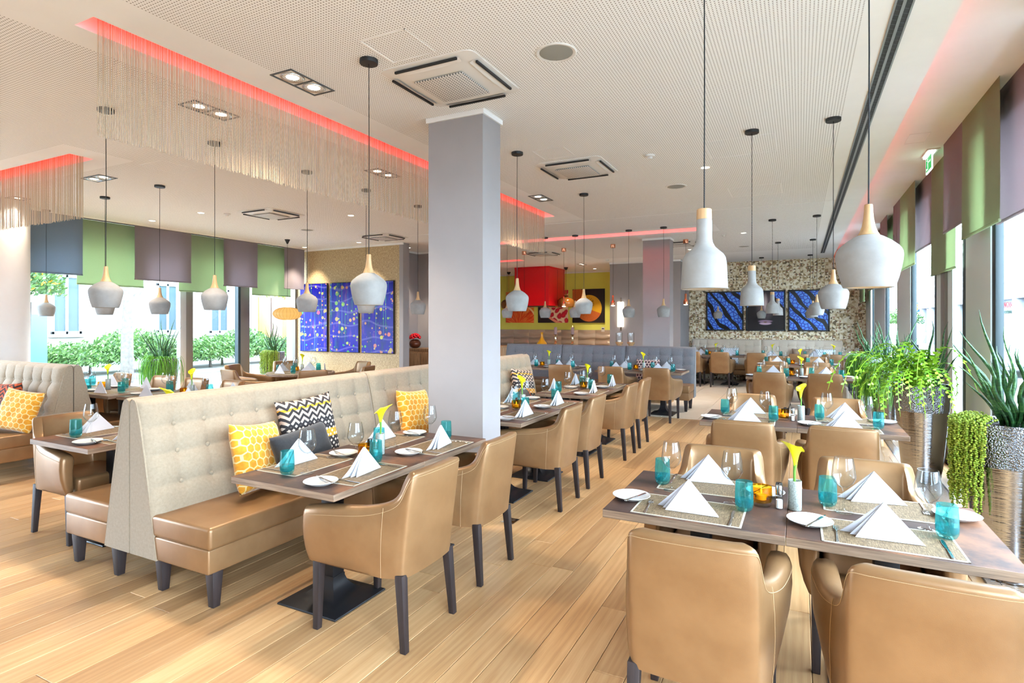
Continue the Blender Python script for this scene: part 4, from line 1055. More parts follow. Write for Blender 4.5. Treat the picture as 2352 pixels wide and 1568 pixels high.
def centre(x, y, rz, tb, full=True):
    M4 = Matrix.Translation((x, y, 0)) @ Matrix.Rotation(rz, 4, 'Z')
    cm = m_candle()
    put('candle_holder', None, M4, -.11, .0, 0, 'amber glass tealight holder on '+tb, 'candle holder', 'tealight holders', .0008, [('amber_cup', cm[0]), ('glass_foot', cm[1]), ('tealight', cm[2]), ('flame', cm[3])])
    put('bud_vase', m_vase(), M4, .03, .0, 0, 'slim grey speckled bud vase on '+tb, 'vase', 'bud vases', .0005)
    put('calla_lily', None, M4, .03, .0, random.random()*6, 'yellow green calla lily in the vase on '+tb, 'flower', 'calla lilies', .012, [('stem', m_stem()), ('petal', m_calla()), ('spadix', m_spadix())])
    if full:
        a = m_shaker('steel'); put('salt_shaker', None, M4, -.034, -.018, 0, 'steel capped salt shaker on '+tb, 'shaker', 'salt shakers', .0008, [('glass_body', a[0]), ('filling', a[1]), ('cap', a[2])])
        a = m_shaker('dark'); put('pepper_shaker', None, M4, -.036, .03, 0, 'dark capped pepper shaker on '+tb, 'shaker', 'pepper shakers', .0008, [('glass_body', a[0]), ('filling', a[1]), ('cap', a[2])])
def frame_at(x, y, rz): return Matrix.Translation((x, y, 0)) @ Matrix.Rotation(rz, 4, 'Z')
def pair_x(x0, y0, tb, halves, sides, full=True, n=2):
    """tables side by side along X; diners at -Y and +Y"""
    for k in range(n):
        cx = x0+.3775+k*.755; h = (halves[k]+', ') if halves[k] else ''
        table(cx, y0+.3825, 0, 'brown stone topped '+('half of ' if n > 1 else '')+tb+(', '+halves[k] if halves[k] else ''))
        setting(frame_at(cx-.02, y0, 0), tb, h+sides[0], full); setting(frame_at(cx, y0+.765, PI), tb, h+sides[1], full, PI)
    centre(x0+.755*(n/2), y0+.385, 0 if n > 1 else PI/2, tb, full)
def pair_y(x0, y0, tb, halves, sides, full=True, n=2):
    """tables along Y; diners at +X and -X"""
    for k in range(n):
        cy = y0+.3825+k*.765; table(x0+.3775, cy, PI/2, 'brown stone topped half of '+tb+', '+halves[k], .765, .755)
        setting(frame_at(x0+.755, cy, PI/2), tb, halves[k]+', '+sides[0], full); setting(frame_at(x0, cy, -PI/2), tb, halves[k]+', '+sides[1], full, PI)
    centre(x0+.385, y0+.765*(n/2), PI/2, tb, full)
AW = ('aisle half', 'window half'); PW = ('facing patterned wall', 'backed to patterned wall'); CB = ('chair side', 'bench side')
pair_x(-.805, 2.513, 'the pearls planter table', AW, PW)
pair_x(-.775, 5.13, 'the fern planter table', AW, PW)
pair_x(-.76, 9.62, 'the third window table', AW, PW)
pair_x(-.775, 12.45, 'the fourth window table', AW, PW, False)
pair_y(-2.808, 2.12, 'the honeycomb cushion table', ('free end', 'pillar end'), CB)
pair_y(-2.85, 4.33, 'the pillar side table', ('pillar end', 'other end'), CB)
pair_y(-2.85, 6.27, 'the table before the grey bench', ('pillar half', 'grey bench half'), CB)
pair_y(-5.02, 2.14, 'the table behind the double bench', ('free end', 'inner end'), ('bench side', 'armchair side'))
pair_x(-8.62, 3.78, 'the tufted bench table', ('column half', 'free half'), ('bench side', 'window side'), False)
pair_x(-7.02, 3.82, 'the garden side table', ('tufted bench half', 'inner half'), ('room side', 'window side'), False)
pair_x(-3.27, 9.76, 'the hexagon cushion table', ('inner half', 'free half'), CB, False)
pair_x(-5.1, 9.76, 'the inner grey bench table', ('hood half', 'aisle half'), CB, False)
pair_x(-2.75, 15.35, 'the wall bench table by the grey block', ('block half', 'aisle half'), CB, False)
pair_x(-1.0, 15.35, 'the single wall bench table', ('',), CB, False, n=1)
pair_x(-.05, 15.35, 'the wall bench planter table', ('inner half', 'planter half'), CB, False)
# round table by the art wall
t = T('round_table', 'round wooden topped table with armchairs in front of the blue art panels', 'table', (RC[0], RC[1], 0))
O('tabletop', MB().lathe([(0, .712), (.55, .712), (.555, .716), (.555, .745), (.55, .749), (0, .749)], 64).mesh('tabletop', MAT['table_edge']), t)
_, b_, c_ = table_meshes(.755, .765); O('column', b_, t); O('base_plate', c_, t)
for k in range(5):
    a = math.radians(-100+k*72)
    setting(frame_at(RC[0]+.53*math.cos(a), RC[1]+.53*math.sin(a), a+PI/2), 'the round table', '', False, 0.0, False)
centre(RC[0], RC[1], 0, 'the round table', False)
# ---------------------------------------------------------------- cushions
MAT['honey'] = hexfabric('yellow honeycomb velvet', S(214, 138, 14), S(236, 210, 140), 17.5, .425, S(234, 166, 30))
MAT['hexplum'] = hexfabric('plum hexagon weave', S(70, 44, 50), S(226, 200, 186), 17, .40)
MAT['hexwhite'] = hexfabric('white blue dotted weave', S(232, 236, 238), S(120, 150, 170), 20, .44)
def zigzag(name, bands, k=13.0):
    n = NT(name); x, y, z = n.sep(n.obj())
    tri = n.math('PINGPONG', n.math('MULTIPLY', x, k), .5)
    v = n.math('ADD', n.math('MULTIPLY', z, k), tri)
    st = n.math('GREATER_THAN', n.math('FRACT', n.math('MULTIPLY', v, 1.6)), .5)
    tri2 = n.math('PINGPONG', n.math('ADD', n.math('MULTIPLY', x, k), .5), .5)
    st2 = n.math('GREATER_THAN', n.math('FRACT', n.math('MULTIPLY', n.math('SUBTRACT', n.math('MULTIPLY', z, k), tri), 1.6)), .5)
    zz = n.math('ADD', n.math('MULTIPLY', z, 2.0), .5)
    dark = n.ramp(zz, bands[0], True); light = n.ramp(zz, bands[1], True)
    mask = n.mix(n.math('GREATER_THAN', zz, .62), n.math('MULTIPLY', st, st2), st)
    n.P(col=n.mix(mask, dark, light), rough=.85); n.bump(n.noise(n.obj(), 200, 3), .4, .003); return n.mat
MAT['zig'] = zigzag('black cream ochre zigzag knit', ([(0, S(48, 44, 44)), (.3, S(226, 160, 40)), (.42, S(44, 40, 42)), (.97, S(30, 28, 30))], [(0, S(222, 210, 196)), (.62, S(196, 170, 150)), (.80, S(226, 160, 40)), (.84, S(200, 174, 156))]))
MAT['zig2'] = zigzag('rust black zigzag knit', ([(0, S(44, 26, 22)), (.5, S(30, 24, 24)), (.55, S(44, 26, 22))], [(0, S(120, 66, 36)), (.45, S(226, 160, 40)), (.5, S(176, 74, 30))]))
MAT['zigfar'] = zigzag('brown dotted weave', ([(0, S(52, 42, 40)), (1, S(52, 42, 40))], [(0, S(206, 176, 150)), (1, S(206, 176, 150))]), 20)
MAT['charcoal'] = cloth('charcoal knit', S(40, 40, 42), S(52, 52, 54))
MAT['petrol'] = cloth('petrol knit', S(16, 66, 76), S(22, 78, 88))
MAT['orange_thread'] = M('orange thread', S(220, 90, 30), .7)
@cached
def pillow(W, H, Tk, mname):
    def f(sg):
        def g(a, b):
            u, v = 2*a-1, 2*b-1
            x = W/2*u*(1-.07*(1-v*v)*abs(u)**3); z = H/2*v*(1-.07*(1-u*u)*abs(v)**3)
            t = Tk/2*max(0, 1-u**4)**.55*max(0, 1-v**4)**.55
            return (x, sg*t+.004*math.sin(9*u+4*v)*max(0, 1-u**4)*max(0, 1-v**4), z)
        return g
    mb = MB().grid(f(1), 20, 20).grid(f(-1), 20, 20)
    return mb.mesh('pillow', MAT[mname], weld=.0005, angle=80)
def cushion(W, H, Tk, m, loc, rz, tilt, label, roll=0.0, name='cushion', group=None):
    o = O(name, pillow(W, H, Tk, m), None, loc); o.rotation_euler = (Matrix.Rotation(rz, 4, 'Z') @ Matrix.Rotation(tilt, 4, 'X') @ Matrix.Rotation(roll, 4, 'Y')).to_euler()
    return tag(o, label, 'cushion', group)
EZ = -PI/2
cushion(.46, .46, .15, 'honey', (-3.26, 2.67, .70), EZ+.25, .28, 'yellow honeycomb velvet cushion beside the zigzag cushion', -.12)
cushion(.50, .48, .15, 'zig', (-3.33, 3.18, .80), EZ-.1, .22, 'black cream and ochre zigzag knit cushion next to the yellow honeycomb one', .06)
b = cushion(.54, .24, .16, 'charcoal', (-3.13, 2.93, .735), EZ+.1, .35, 'charcoal knit bolster lying in front of the zigzag cushion', .06)
cushion(.46, .46, .15, 'honey', (-3.33, 4.52, .72), EZ, .26, 'yellow honeycomb cushion half hidden by the square pillar', -.08)
cushion(.48, .48, .15, 'zig', (-3.30, 6.9, .74), EZ-.1, .26, 'black cream and ochre zigzag cushion past the square pillar', -.12)
b = cushion(.5, .24, .16, 'charcoal', (-3.12, 6.5, .62), EZ+.25, .4, 'charcoal bolster with orange stitches past the square pillar', .1)
O('orange_stitch', MB().tube([(-.15, .083, z/100) for z in range(-9, 10, 3)], .004, 5).mesh('orange_stitch', MAT['orange_thread']), b)
cushion(.42, .44, .14, 'honey', (-7.26, 3.0, .68), PI+.45, .3, 'yellow honeycomb cushion on the deep tufted bench', -.15)
cushion(.46, .46, .15, 'zig2', (-7.68, 3.03, .72), PI+.15, .25, 'rust and black zigzag cushion on the deep tufted bench', .05)
cushion(.44, .2, .15, 'petrol', (-7.70, 2.80, .57), PI, .5, 'petrol knit bolster on the deep tufted bench')
cushion(.46, .44, .14, 'hexplum', (-2.6, 10.93, .68), PI, .22, 'plum hexagon patterned cushion on the grey bench')
for x, m, lb in [(-2.25, 'zigfar', 'brown dotted cushion on the wall bench next to the grey block'), (-1.72, 'hexwhite', 'white patterned cushion on the wall bench next to the grey block'), (.05, 'zigfar', 'brown dotted cushion on the wall bench near the planters'), (.58, 'hexwhite', 'white patterned cushion on the wall bench near the planters')]:
    cushion(.48, .46, .15, m, (x, 16.66, .69), PI, .22, lb)

# ---------------------------------------------------------------- pictures
def bokeh(seed):
    n = NT('blue light bokeh print'); x, y, z = n.sep(n.obj())
    xs_ = n.math('ADD', x, seed*3.1); p = n.com(n.math('MULTIPLY', xs_, 2.6), n.math('MULTIPLY', z, 1.0))
    base = n.ramp(n.noise(p, 1.5, 3, .6), [(.26, S(6, 90, 110)), (.40, S(8, 24, 112)), (.5, S(8, 4, 138)), (.58, S(22, 8, 146)), (.64, S(84, 44, 136)), (.78, S(16, 96, 120))])
    st = n.noise(n.com(n.math('MULTIPLY', xs_, 34.0), n.math('MULTIPLY', z, .3)), 1.0, 2, .4)
    col = n.mix(n.math('MULTIPLY', n.math('GREATER_THAN', st, .63), .5), base, S(70, 170, 90))
    wv = n.n('TexWave', {'Scale': 1.1, 'Distortion': 5.0, 'Detail': 1.0}, bands_direction='Z'); n.set(wv, 0, n.com(xs_, 0.0, z))
    col = n.mix(n.math('MULTIPLY', n.math('GREATER_THAN', wv.outputs[1], .96), .15), col, S(170, 160, 230))
    for sc_, thr, k, g0 in ((5.5, .24, 0, .60), (10.0, .22, 5, .62), (3.4, .13, 9, .45)):
        v = n.n('TexVoronoi', {'Scale': sc_}, voronoi_dimensions='2D'); n.set(v, 0, n.com(n.math('ADD', xs_, float(k)), z))
        r, g, b_ = n.sep(v.outputs['Color'])
        on = n.math('MULTIPLY', n.math('LESS_THAN', v.outputs['Distance'], n.math('MULTIPLY', n.math('ADD', r, .2), thr)), n.math('GREATER_THAN', g, g0))
        c2 = n.ramp(b_, [(0, S(206, 206, 50)), (.3, S(40, 170, 60)), (.55, S(220, 120, 90)), (.75, S(180, 200, 60)), (1, S(214, 70, 120))])
        col = n.mix(n.math('MULTIPLY', on, .75), col, c2)
    n.P(col=col, rough=.4, spec=.25); return n.mat
for i, (x0, x1) in enumerate([(-10.42, -9.555), (-9.50, -8.63), (-8.575, -7.67)]):
    t = T('art_panel', ['tall glossy blue art panel with light dots, next to the garden window', 'middle tall glossy blue and violet art panel with light dots', 'tall glossy blue and green art panel next to the niche'][i], 'picture', ((x0+x1)/2, 9.70, 1.71))
    w = (x1-x0)/2-.012
    O('panel_body', MB().box(-w, w, -.025, .02, -.78, .78).mesh('panel_body', MAT['black'], bevel=.003), t)
    O('print', MB().box(-w+.012, w-.012, -.028, -.024, -.768, .768).mesh('print', bokeh(i)), t)
def tentacle(seed):
    n = NT('blue coral print'); o = n.vm('ADD', n.obj(), (seed*1.7, 0, seed*.9)); x, y, z = n.sep(o)
    w = n.n('TexWave', {'Scale': 1.9, 'Distortion': 5.0, 'Detail': 1.0}, bands_direction='DIAGONAL'); n.set(w, 0, n.com(x, 0.0, n.math('MULTIPLY', z, .8)))
    v = n.n('TexVoronoi', {'Scale': 11.0}, feature='DISTANCE_TO_EDGE', voronoi_dimensions='2D'); n.set(v, 0, n.com(x, z))
    cells = n.ramp(v.outputs[0], [(.0, S(10, 12, 70)), (.04, S(20, 40, 190)), (.18, S(90, 150, 236))])
    c2 = n.mix(n.math('LESS_THAN', w.outputs[1], .26), cells, S(8, 8, 16))
    n.P(col=c2, rough=.3); return n.mat
def portrait():
    n = NT('dark portrait print'); x, y, z = n.sep(n.obj())
    def blob(cx, cz, rx, rz, soft=.5):
        a = n.math('DIVIDE', n.math('SUBTRACT', x, cx), rx); b = n.math('DIVIDE', n.math('SUBTRACT', z, cz), rz)
        d = n.math('SQRT', n.math('ADD', n.math('MULTIPLY', a, a), n.math('MULTIPLY', b, b)))
        mr = n.n('MapRange', {1: 1.0, 2: soft, 3: 0.0, 4: 1.0}); n.set(mr, 0, d); return mr.outputs[0]
    col = n.mix(n.math('MULTIPLY', blob(0, .12, .26, .42, .1), .55), S(22, 18, 22), S(150, 124, 130))
    col = n.mix(n.math('MULTIPLY', blob(0, .2, .07, .3, .2), .8), col, S(208, 186, 180))
    col = n.mix(n.math('MULTIPLY', blob(0.0, -.10, .12, .05, .3), .6), col, S(60, 48, 52))
    col = n.mix(blob(0, -.285, .2, .035, .7), col, S(150, 118, 140)); col = n.mix(blob(0, -.345, .17, .045, .7), col, S(196, 164, 180))
    col = n.mix(blob(0, -.315, .19, .008, .5), col, S(30, 20, 26)); col = n.mix(blob(0, -.31, .05, .02, .8), col, S(110, 80, 60))
    v = n.n('TexVoronoi', {'Scale': 12.0}, feature='DISTANCE_TO_EDGE', voronoi_dimensions='2D'); n.set(v, 0, n.com(x, z))
    cells = n.ramp(v.outputs[0], [(.0, S(10, 12, 70)), (.06, S(24, 46, 200)), (.2, S(90, 150, 236))])
    edge = n.math('ADD', n.math('ABSOLUTE', x), n.math('MULTIPLY', z, .75))
    col = n.mix(n.math('GREATER_THAN', edge, .52), col, cells)
    n.P(col=col, rough=.3); return n.mat
for i, (x0, x1, lb, m) in enumerate([(-2.374, -1.386, 'framed blue coral picture beside the grey wall block', tentacle(0)), (-1.33, -.344, 'framed dark portrait with lips between the blue pictures', portrait()), (-.281, .697, 'framed blue coral picture on the window side', tentacle(3))]):
    t = T('framed_picture', lb, 'picture', ((x0+x1)/2, YB, 1.915)); w = (x1-x0)/2
    mb = MB()
    for a in ((-w, w, .515, .55), (-w, w, -.55, -.515), (-w, -w+.035, -.55, .55), (w-.035, w, -.55, .55)): mb.box(a[0], a[1], -.045, 0, a[2], a[3])
    O('frame', mb.mesh('frame', MAT['black'], bevel=.003), t); O('print', MB().box(-w+.03, w-.03, -.022, -.005, -.52, .52).mesh('print', m), t)
def fruit(kind):
    n = NT(kind+' print'); x, y, z = n.sep(n.obj())
    def polar(cx, cz):
        a, b = n.math('SUBTRACT', x, cx), n.math('SUBTRACT', z, cz)
        return n.math('SQRT', n.math('ADD', n.math('MULTIPLY', a, a), n.math('MULTIPLY', b, b))), n.math('ARCTAN2', b, a)
    if kind == 'orange':
        r, th = polar(-.06, -.62); ray = n.noise(n.com(n.math('MULTIPLY', th, 6.0), n.math('MULTIPLY', r, 1.5)), 1.6, 4, .6)
        flesh = n.ramp(ray, [(.3, S(206, 40, 10)), (.5, S(236, 84, 20)), (.7, S(250, 170, 90))])
        col = n.mix(n.math('GREATER_THAN', r, .70), flesh, S(250, 214, 150)); col = n.mix(n.math('GREATER_THAN', r, .76), col, S(240, 130, 20))
        r2, th2 = polar(.5, .45); ray2 = n.noise(n.com(n.math('MULTIPLY', th2, 5.0), n.math('MULTIPLY', r2, 2.0)), 2.0, 3)
        col = n.mix(n.math('GREATER_THAN', r, .81), col, n.ramp(ray2, [(.3, S(220, 60, 10)), (.7, S(250, 160, 50))]))
    elif kind == 'pomegranate':
        v = n.n('TexVoronoi', {'Scale': 5.5, 'Randomness': .9}, voronoi_dimensions='2D'); n.set(v, 0, n.vm('ADD', n.com(x, z), n.vm('MULTIPLY', n.n('TexNoise', {'Scale': 3.0}).outputs[1], (.25, .25, .25))))
        col = n.ramp(v.outputs[0], [(.0, S(226, 30, 60)), (.38, S(190, 10, 40)), (.55, S(250, 220, 180))]); r, th = polar(.62, .6)
        col = n.mix(n.math('GREATER_THAN', r, 1.18), col, S(240, 150, 120)); col = n.mix(n.math('GREATER_THAN', r, 1.26), col, S(40, 30, 34))
    else:
        r, th = polar(.02, -.08); skin = n.ramp(n.noise(n.obj(), 60, 3), [(.3, S(176, 84, 34)), (.7, S(206, 110, 50))])
        zt_ = n.math('SUBTRACT', z, n.math('MULTIPLY', x, -.35))
        body = n.mix(n.math('GREATER_THAN', zt_, -.10), skin, S(226, 170, 30)); r2, th2 = polar(.0, .08)
        seeds = n.noise(n.com(n.math('MULTIPLY', th2, 8.0), n.math('MULTIPLY', r2, 3.0)), 1.5, 2)
        body = n.mix(n.math('MULTIPLY', n.math('MULTIPLY', n.math('LESS_THAN', r2, .2), n.math('GREATER_THAN', seeds, .55)), n.math('GREATER_THAN', zt_, -.10)), body, S(60, 40, 10))
        r3, _ = polar(-.38, .28); back = n.mix(n.math('LESS_THAN', r3, .3), S(34, 26, 28), skin)
        col = n.mix(n.math('LESS_THAN', r, .44), back, body)
    n.P(col=col, rough=.4); return n.mat
for (x0, x1), k, lb in zip([(-9.3, -8.216), (-8.051, -6.947), (-6.791, -5.675)], ('orange', 'pomegranate', 'melon'), ('square blood orange slice picture on the yellow wall', 'square pomegranate seed picture on the yellow wall', 'square halved orange fruit picture on the yellow wall')):
    w = (x1-x0)/2
    tag(O('fruit_picture', MB().box(-w, w, -.03, 0, -w, w).mesh('fruit_picture', fruit(k), bevel=.004), None, ((x0+x1)/2, 18.0, 1.585+w)), lb, 'picture')
# hood, wall light, thermostat
t = T('extractor_hood', 'large glossy red extractor hood over the buffet', 'hood', (-7.25, 16.35, 0))
O('body', MB().box(-.57, .57, -.65, .65, 2.10, CE).mesh('body', MAT['red'], bevel=.004), t)
O('top_band', MB().box(-.575, .575, -.655, .655, CE-.06, CE-.001).mesh('top_band', MAT['red'], bevel=.004), t)
O('seam', MB().box(.571, .574, .02, .03, 2.1, CE-.06).mesh('seam', M('dark red seam', S(120, 6, 12), .5)), t)
O('rim', MB().box(-.56, .56, -.64, .64, 2.07, 2.10).mesh('rim', MAT['steel']), t)
t = T('wall_light', 'tall white lit wall light on the grey wall block', 'wall light', (-4.465, 15.65, 1.82))
O('backplate', MB().box(-.02, .02, -.02, 0, -.45, .47).mesh('backplate', MAT['steel'], bevel=.003), t)
O('diffuser', MB().box(-.085, .085, -.09, -.02, -.35, .35).mesh('diffuser', emit('warm white diffuser', (1, .9, .74, 1), 3.2), bevel=.008), t)
t = T('thermostat', 'small white thermostat on the yellow wall', 'thermostat', (-5.735, 18.0, 1.365))
O('case', MB().box(-.055, .055, -.025, 0, -.075, .075).mesh('case', MAT['ac_white'], bevel=.006), t); O('display', MB().box(-.035, .035, -.027, -.024, .01, .05).mesh('display', MAT['frame_dark']), t)
tag(O('wall_switch', MB().box(-.05, .05, -.02, 0, -.08, .08).mesh('wall_switch', MAT['black'], bevel=.004), None, (-5.3, 18.0, 1.36)), 'black switch plate at the edge of the yellow wall', 'switch')

# ---------------------------------------------------------------- buffet sideboard behind the grey bench and its decor
walnut = grain('striped walnut veneer', (S(92, 66, 46), S(126, 94, 66), S(152, 118, 86)), 'z', 1.2)
t = T('sideboard', 'wooden sideboard running behind the grey bench', 'sideboard', (-4.0, 11.62, 0))
O('body', MB().box(-2.3, 1.05, -.2, .22, .06, 1.03).mesh('body', MAT['light_wood'], bevel=.004), t)
O('top', MB().box(-2.33, 1.08, -.22, .25, 1.03, 1.065).mesh('top', MAT['light_wood'], bevel=.004), t)
for k in range(4): O('door', MB().box(-2.25+k*.82, -1.47+k*.82, .215, .235, .1, 1.0).mesh('door', MAT['light_wood'], bevel=.003), t)
tag(O('bottle_vase', MB().lathe([(0, 0), (.105, 0), (.112, .01), (.112, .06), (.104, .085), (.08, .11), (.05, .15), (.032, .2), (.026, .25), (.027, .3), (.034, .315), (.028, .315), (.02, .29), (0, .2)], 36).mesh('bottle_vase', M('mustard glazed ceramic', S(204, 142, 20), .3)), None, (-5.08, 11.55, 1.065)), 'mustard yellow bottle vase on the sideboard behind the grey bench', 'vase')
silver = M('antique silver', S(206, 186, 150), .2, 1.0); mauve = M('mauve candle wax', S(142, 112, 104), .6)
for x, lb in ((-4.756, 'silver candlestick with mauve candle, beside the mustard vase'), (-4.362, 'silver candlestick with lit mauve candle, away from the mustard vase')):
    t = T('candlestick', lb, 'candlestick', (x, 11.55, 1.065))
    O('stick', MB().lathe([(0, 0), (.055, 0), (.057, .008), (.04, .025), (.022, .04), (.03, .055), (.045, .07), (.03, .085), (.022, .1), (.034, .125), (.022, .15), (.018, .22), (.024, .25), (.05, .262), (.054, .272), (.03, .276), (0, .276)], 28).mesh('stick', silver), t)
    c = O('candle', MB().lathe([(0, .27), (.033, .27), (.034, .28), (.034, .425), (.03, .43), (0, .428)], 24).mesh('candle', mauve), t)
    if x > -4.5: O('flame', MB().lathe([(0, .43), (.006, .44), (.005, .455), (0, .475)], 10).mesh('flame', MAT['flame']), c)
for x in (-3.335, -3.09):
    t = T('hurricane_lamp', 'turned wood hurricane lamp with glass chimney on the sideboard', 'candle lamp', (x, 11.55, 1.065), 0, 'hurricane lamps on the sideboard')
    O('foot', MB().lathe([(0, 0), (.07, 0), (.075, .01), (.055, .035), (.045, .06), (.06, .085), (.075, .1), (.08, .12), (.07, .13), (0, .13)], 28).mesh('foot', MAT['light_wood']), t)
    O('chimney', MB().lathe([(.066, .13), (.066, .32), (.064, .32), (.064, .13)], 28).mesh('chimney', MAT['glass']), t)
    O('candle', MB().lathe([(0, .13), (.035, .13), (.035, .165), (0, .165)], 20).mesh('candle', MAT['wax']), t)
t = T('sideboard', 'striped walnut sideboard standing in the niche', 'sideboard', (-7.55, 10.85, 0))
O('body', MB().box(-.6, .9, -.25, .3, .05, .93).mesh('body', walnut, bevel=.004), t); O('top', MB().box(-.45, .92, -.2, .32, .93, 1.005).mesh('top', walnut, bevel=.004), t)
for k in range(3): O('door', MB().box(-.58+k*.49, -.11+k*.49, -.265, -.248, .08, .9).mesh('door', walnut, bevel=.003), t)
t = T('flower_vase', 'round brown vase on the niche sideboard', 'vase', (-7.99, 10.85, 1.005))
O('bowl', MB().lathe([(0, 0), (.06, 0), (.11, .03), (.135, .085), (.128, .14), (.09, .185), (.055, .2), (.05, .2), (.04, .17), (0, .15)], 32).mesh('bowl', M('dark copper brown glaze', S(92, 50, 32), .3, .4)), t)
fm = MB()
for k in range(26):
    ph = k*2.4; h_ = 1-(k+.5)/26*.85; rr_ = math.sqrt(1-h_*h_); c0 = Vector((.115*rr_*math.cos(ph), .115*rr_*math.sin(ph), .20+.125*h_))
    for j in range(7):
        b_ = j*2.4; s_ = .006+.004*j; q = c0+Vector((s_*math.cos(b_), s_*math.sin(b_), .006*math.sin(j)))
        fm.lathe([(0, -.014), (.018, -.004), (.021, .008), (.014, .018)], 6, tuple(q))
tag(O('red_bouquet', fm.mesh('red_bouquet', MAT['flower_red']), None, (-7.99, 10.85, 1.005)), 'dense red flowers standing in the round brown vase', 'flowers')

# ---------------------------------------------------------------- planters and plants
pl_low = MB().lathe([(0, 0), (.15, 0), (.155, .008), (.175, .15), (.2, .42), (.222, .70), (.224, .712)], 48).mesh('pot', MAT['ribbed'])
pl_up = MB().lathe([(.224, .71), (.229, .72), (.24, .96), (.238, .975), (.228, .972), (.222, .93), (.0, .93)], 48).mesh('hammered_collar', MAT['hammered'])
pl_soil = MB().lathe([(0, .945), (.15, .942), (.224, .935)], 24).mesh('soil', MAT['soil'])
@cached
def snake_leaf(i):
    rnd = random.Random(i); L = (.42, .55, .62, .7, .78, .5)[i]; bend = (.22, .12, .3, .05, .10, .34)[i]
    pts = [(bend*L*(k/9)**1.8, .02*math.sin(k), L*(k/9)*(1-.12*bend*(k/9))) for k in range(10)]
    return MB().tube(pts, [.008, .0105, .012, .012, .0115, .0105, .009, .007, .0042, .0008], 8).mesh('snake_leaf', MAT['snake'])
def snake_plant(parent, n, off, seed, k=1.0, rad=.09):
    rnd = random.Random(seed)
    for j in range(n):
        a = rnd.uniform(0, 2*PI); r = rad*math.sqrt(rnd.random())
        out = a+rnd.uniform(-.6, .6); s = rnd.uniform(.75, 1.05)*k
        o = O('snake_leaf', snake_leaf(rnd.randrange(6)), parent, (off[0]+r*math.cos(a), off[1]+r*math.sin(a), .935))
        tl = (.08+.9*r/.1*.45)*rnd.uniform(.5, 1.1)
        o.rotation_euler = (Matrix.Rotation(out, 4, 'Z') @ Matrix.Rotation(tl, 4, 'Y')).to_euler(); o.scale = (s, s, s)
@cached
def pearls(seed):
    rnd = random.Random(seed); mb = MB()
    base = [(math.sin(t_)*c, math.cos(t_)*c, 0) for t_, c in ((0, 1),)]
    bead = MB().lathe([(0, -.008), (.0068, -.002), (.0068, .002), (0, .008)], 5)
    for s in range(95):
        a = PI+rnd.uniform(-.72, .72); r0 = rnd.uniform(.12, .20); L = rnd.uniform(.3, .62) if rnd.random() < .8 else rnd.uniform(.1, .3)
        R0 = .243+rnd.uniform(0, .055); pts = []
        top = .985+rnd.uniform(0, .035)
        for k in range(5): t_ = k/5; pts.append((lerp(r0, R0, t_), top-.03*t_*t_))
        n = int(L/.0135)
        for k in range(n): pts.append((R0+.004*math.sin(k*.7+s), top-.03-k*.0135))
        for (rr, z) in pts:
            j = lambda: rnd.uniform(-.006, .006); x, y = rr*math.cos(a)+j(), rr*math.sin(a)+j()
            q = rnd.uniform(.8, 1.25)
            mb.add([(x+v[0]*q, y+v[1]*q, z+v[2]*q) for v in bead.v], bead.f)
    return mb.mesh('trailing_pearls', MAT['pearl'], angle=80, recalc=False)
@cached
def strands(seed):
    rnd = random.Random(seed); mb = MB()
    for s in range(330):
        a = PI+rnd.gauss(0, .95); L = rnd.uniform(.25, .62); out = rnd.uniform(.10, .22); r0 = rnd.uniform(.05, .18); up = rnd.uniform(.05, .13)
        pts = []
        for k in range(9):
            t_ = k/8; rr = r0+out*math.sin(min(1, t_*1.25)*PI/2); z = .96+up*math.sin(t_*PI*.9)*(1-t_*.3)-L*max(0, t_-.18)**1.5*1.3
            pts.append((rr*math.cos(a+.15*math.sin(3*t_+s)), rr*math.sin(a+.15*math.sin(3*t_+s)), z))
        mb.tube(pts, [.0028]*8+[.0018], 4)
    return mb.mesh('trailing_strands', MAT['rhipsalis'], angle=80, recalc=False)
@cached
def frond(i):
    rnd = random.Random(i+40); L = (.34, .42, .5, .58, .46)[i]; up = (.16, .22, .12, .18, .26)[i]; mb = MB()
    def mid(t_): return Vector((L*math.sin(min(t_, 1)*PI*.52), .03*math.sin(4*t_+i), up*math.sin(t_*PI*.75)*1.6-L*.75*t_**2.4))
    N = 15; pts = [mid(k/N) for k in range(N+1)]; mb.tube(pts, [.003]*N+[.001], 4)
    for k in range(1, N):
        t_ = k/N; p = pts[k]; d = (pts[k+1]-pts[k-1]).normalized(); side = d.cross(Vector((0, 0, 1))).normalized(); w = .046*(1-.5*t_)*min(1, t_*4); nn = side.cross(d)
        for sg in (-1, 1):
            q = p+d*(L/N*.5*(sg > 0)); tip = q+side*sg*w+d*w*.45+nn*.004; b1 = q-d*w*.42; b2 = q+d*w*.42; mm = q+side*sg*w*.62-d*w*.22-nn*.002; m2 = q+side*sg*w*.7+d*w*.55
            mb.add([b1, mm, tip, m2, b2], [(0, 1, 2, 3, 4)])
    return mb.mesh('frond', MAT['fern'], angle=60, recalc=False)
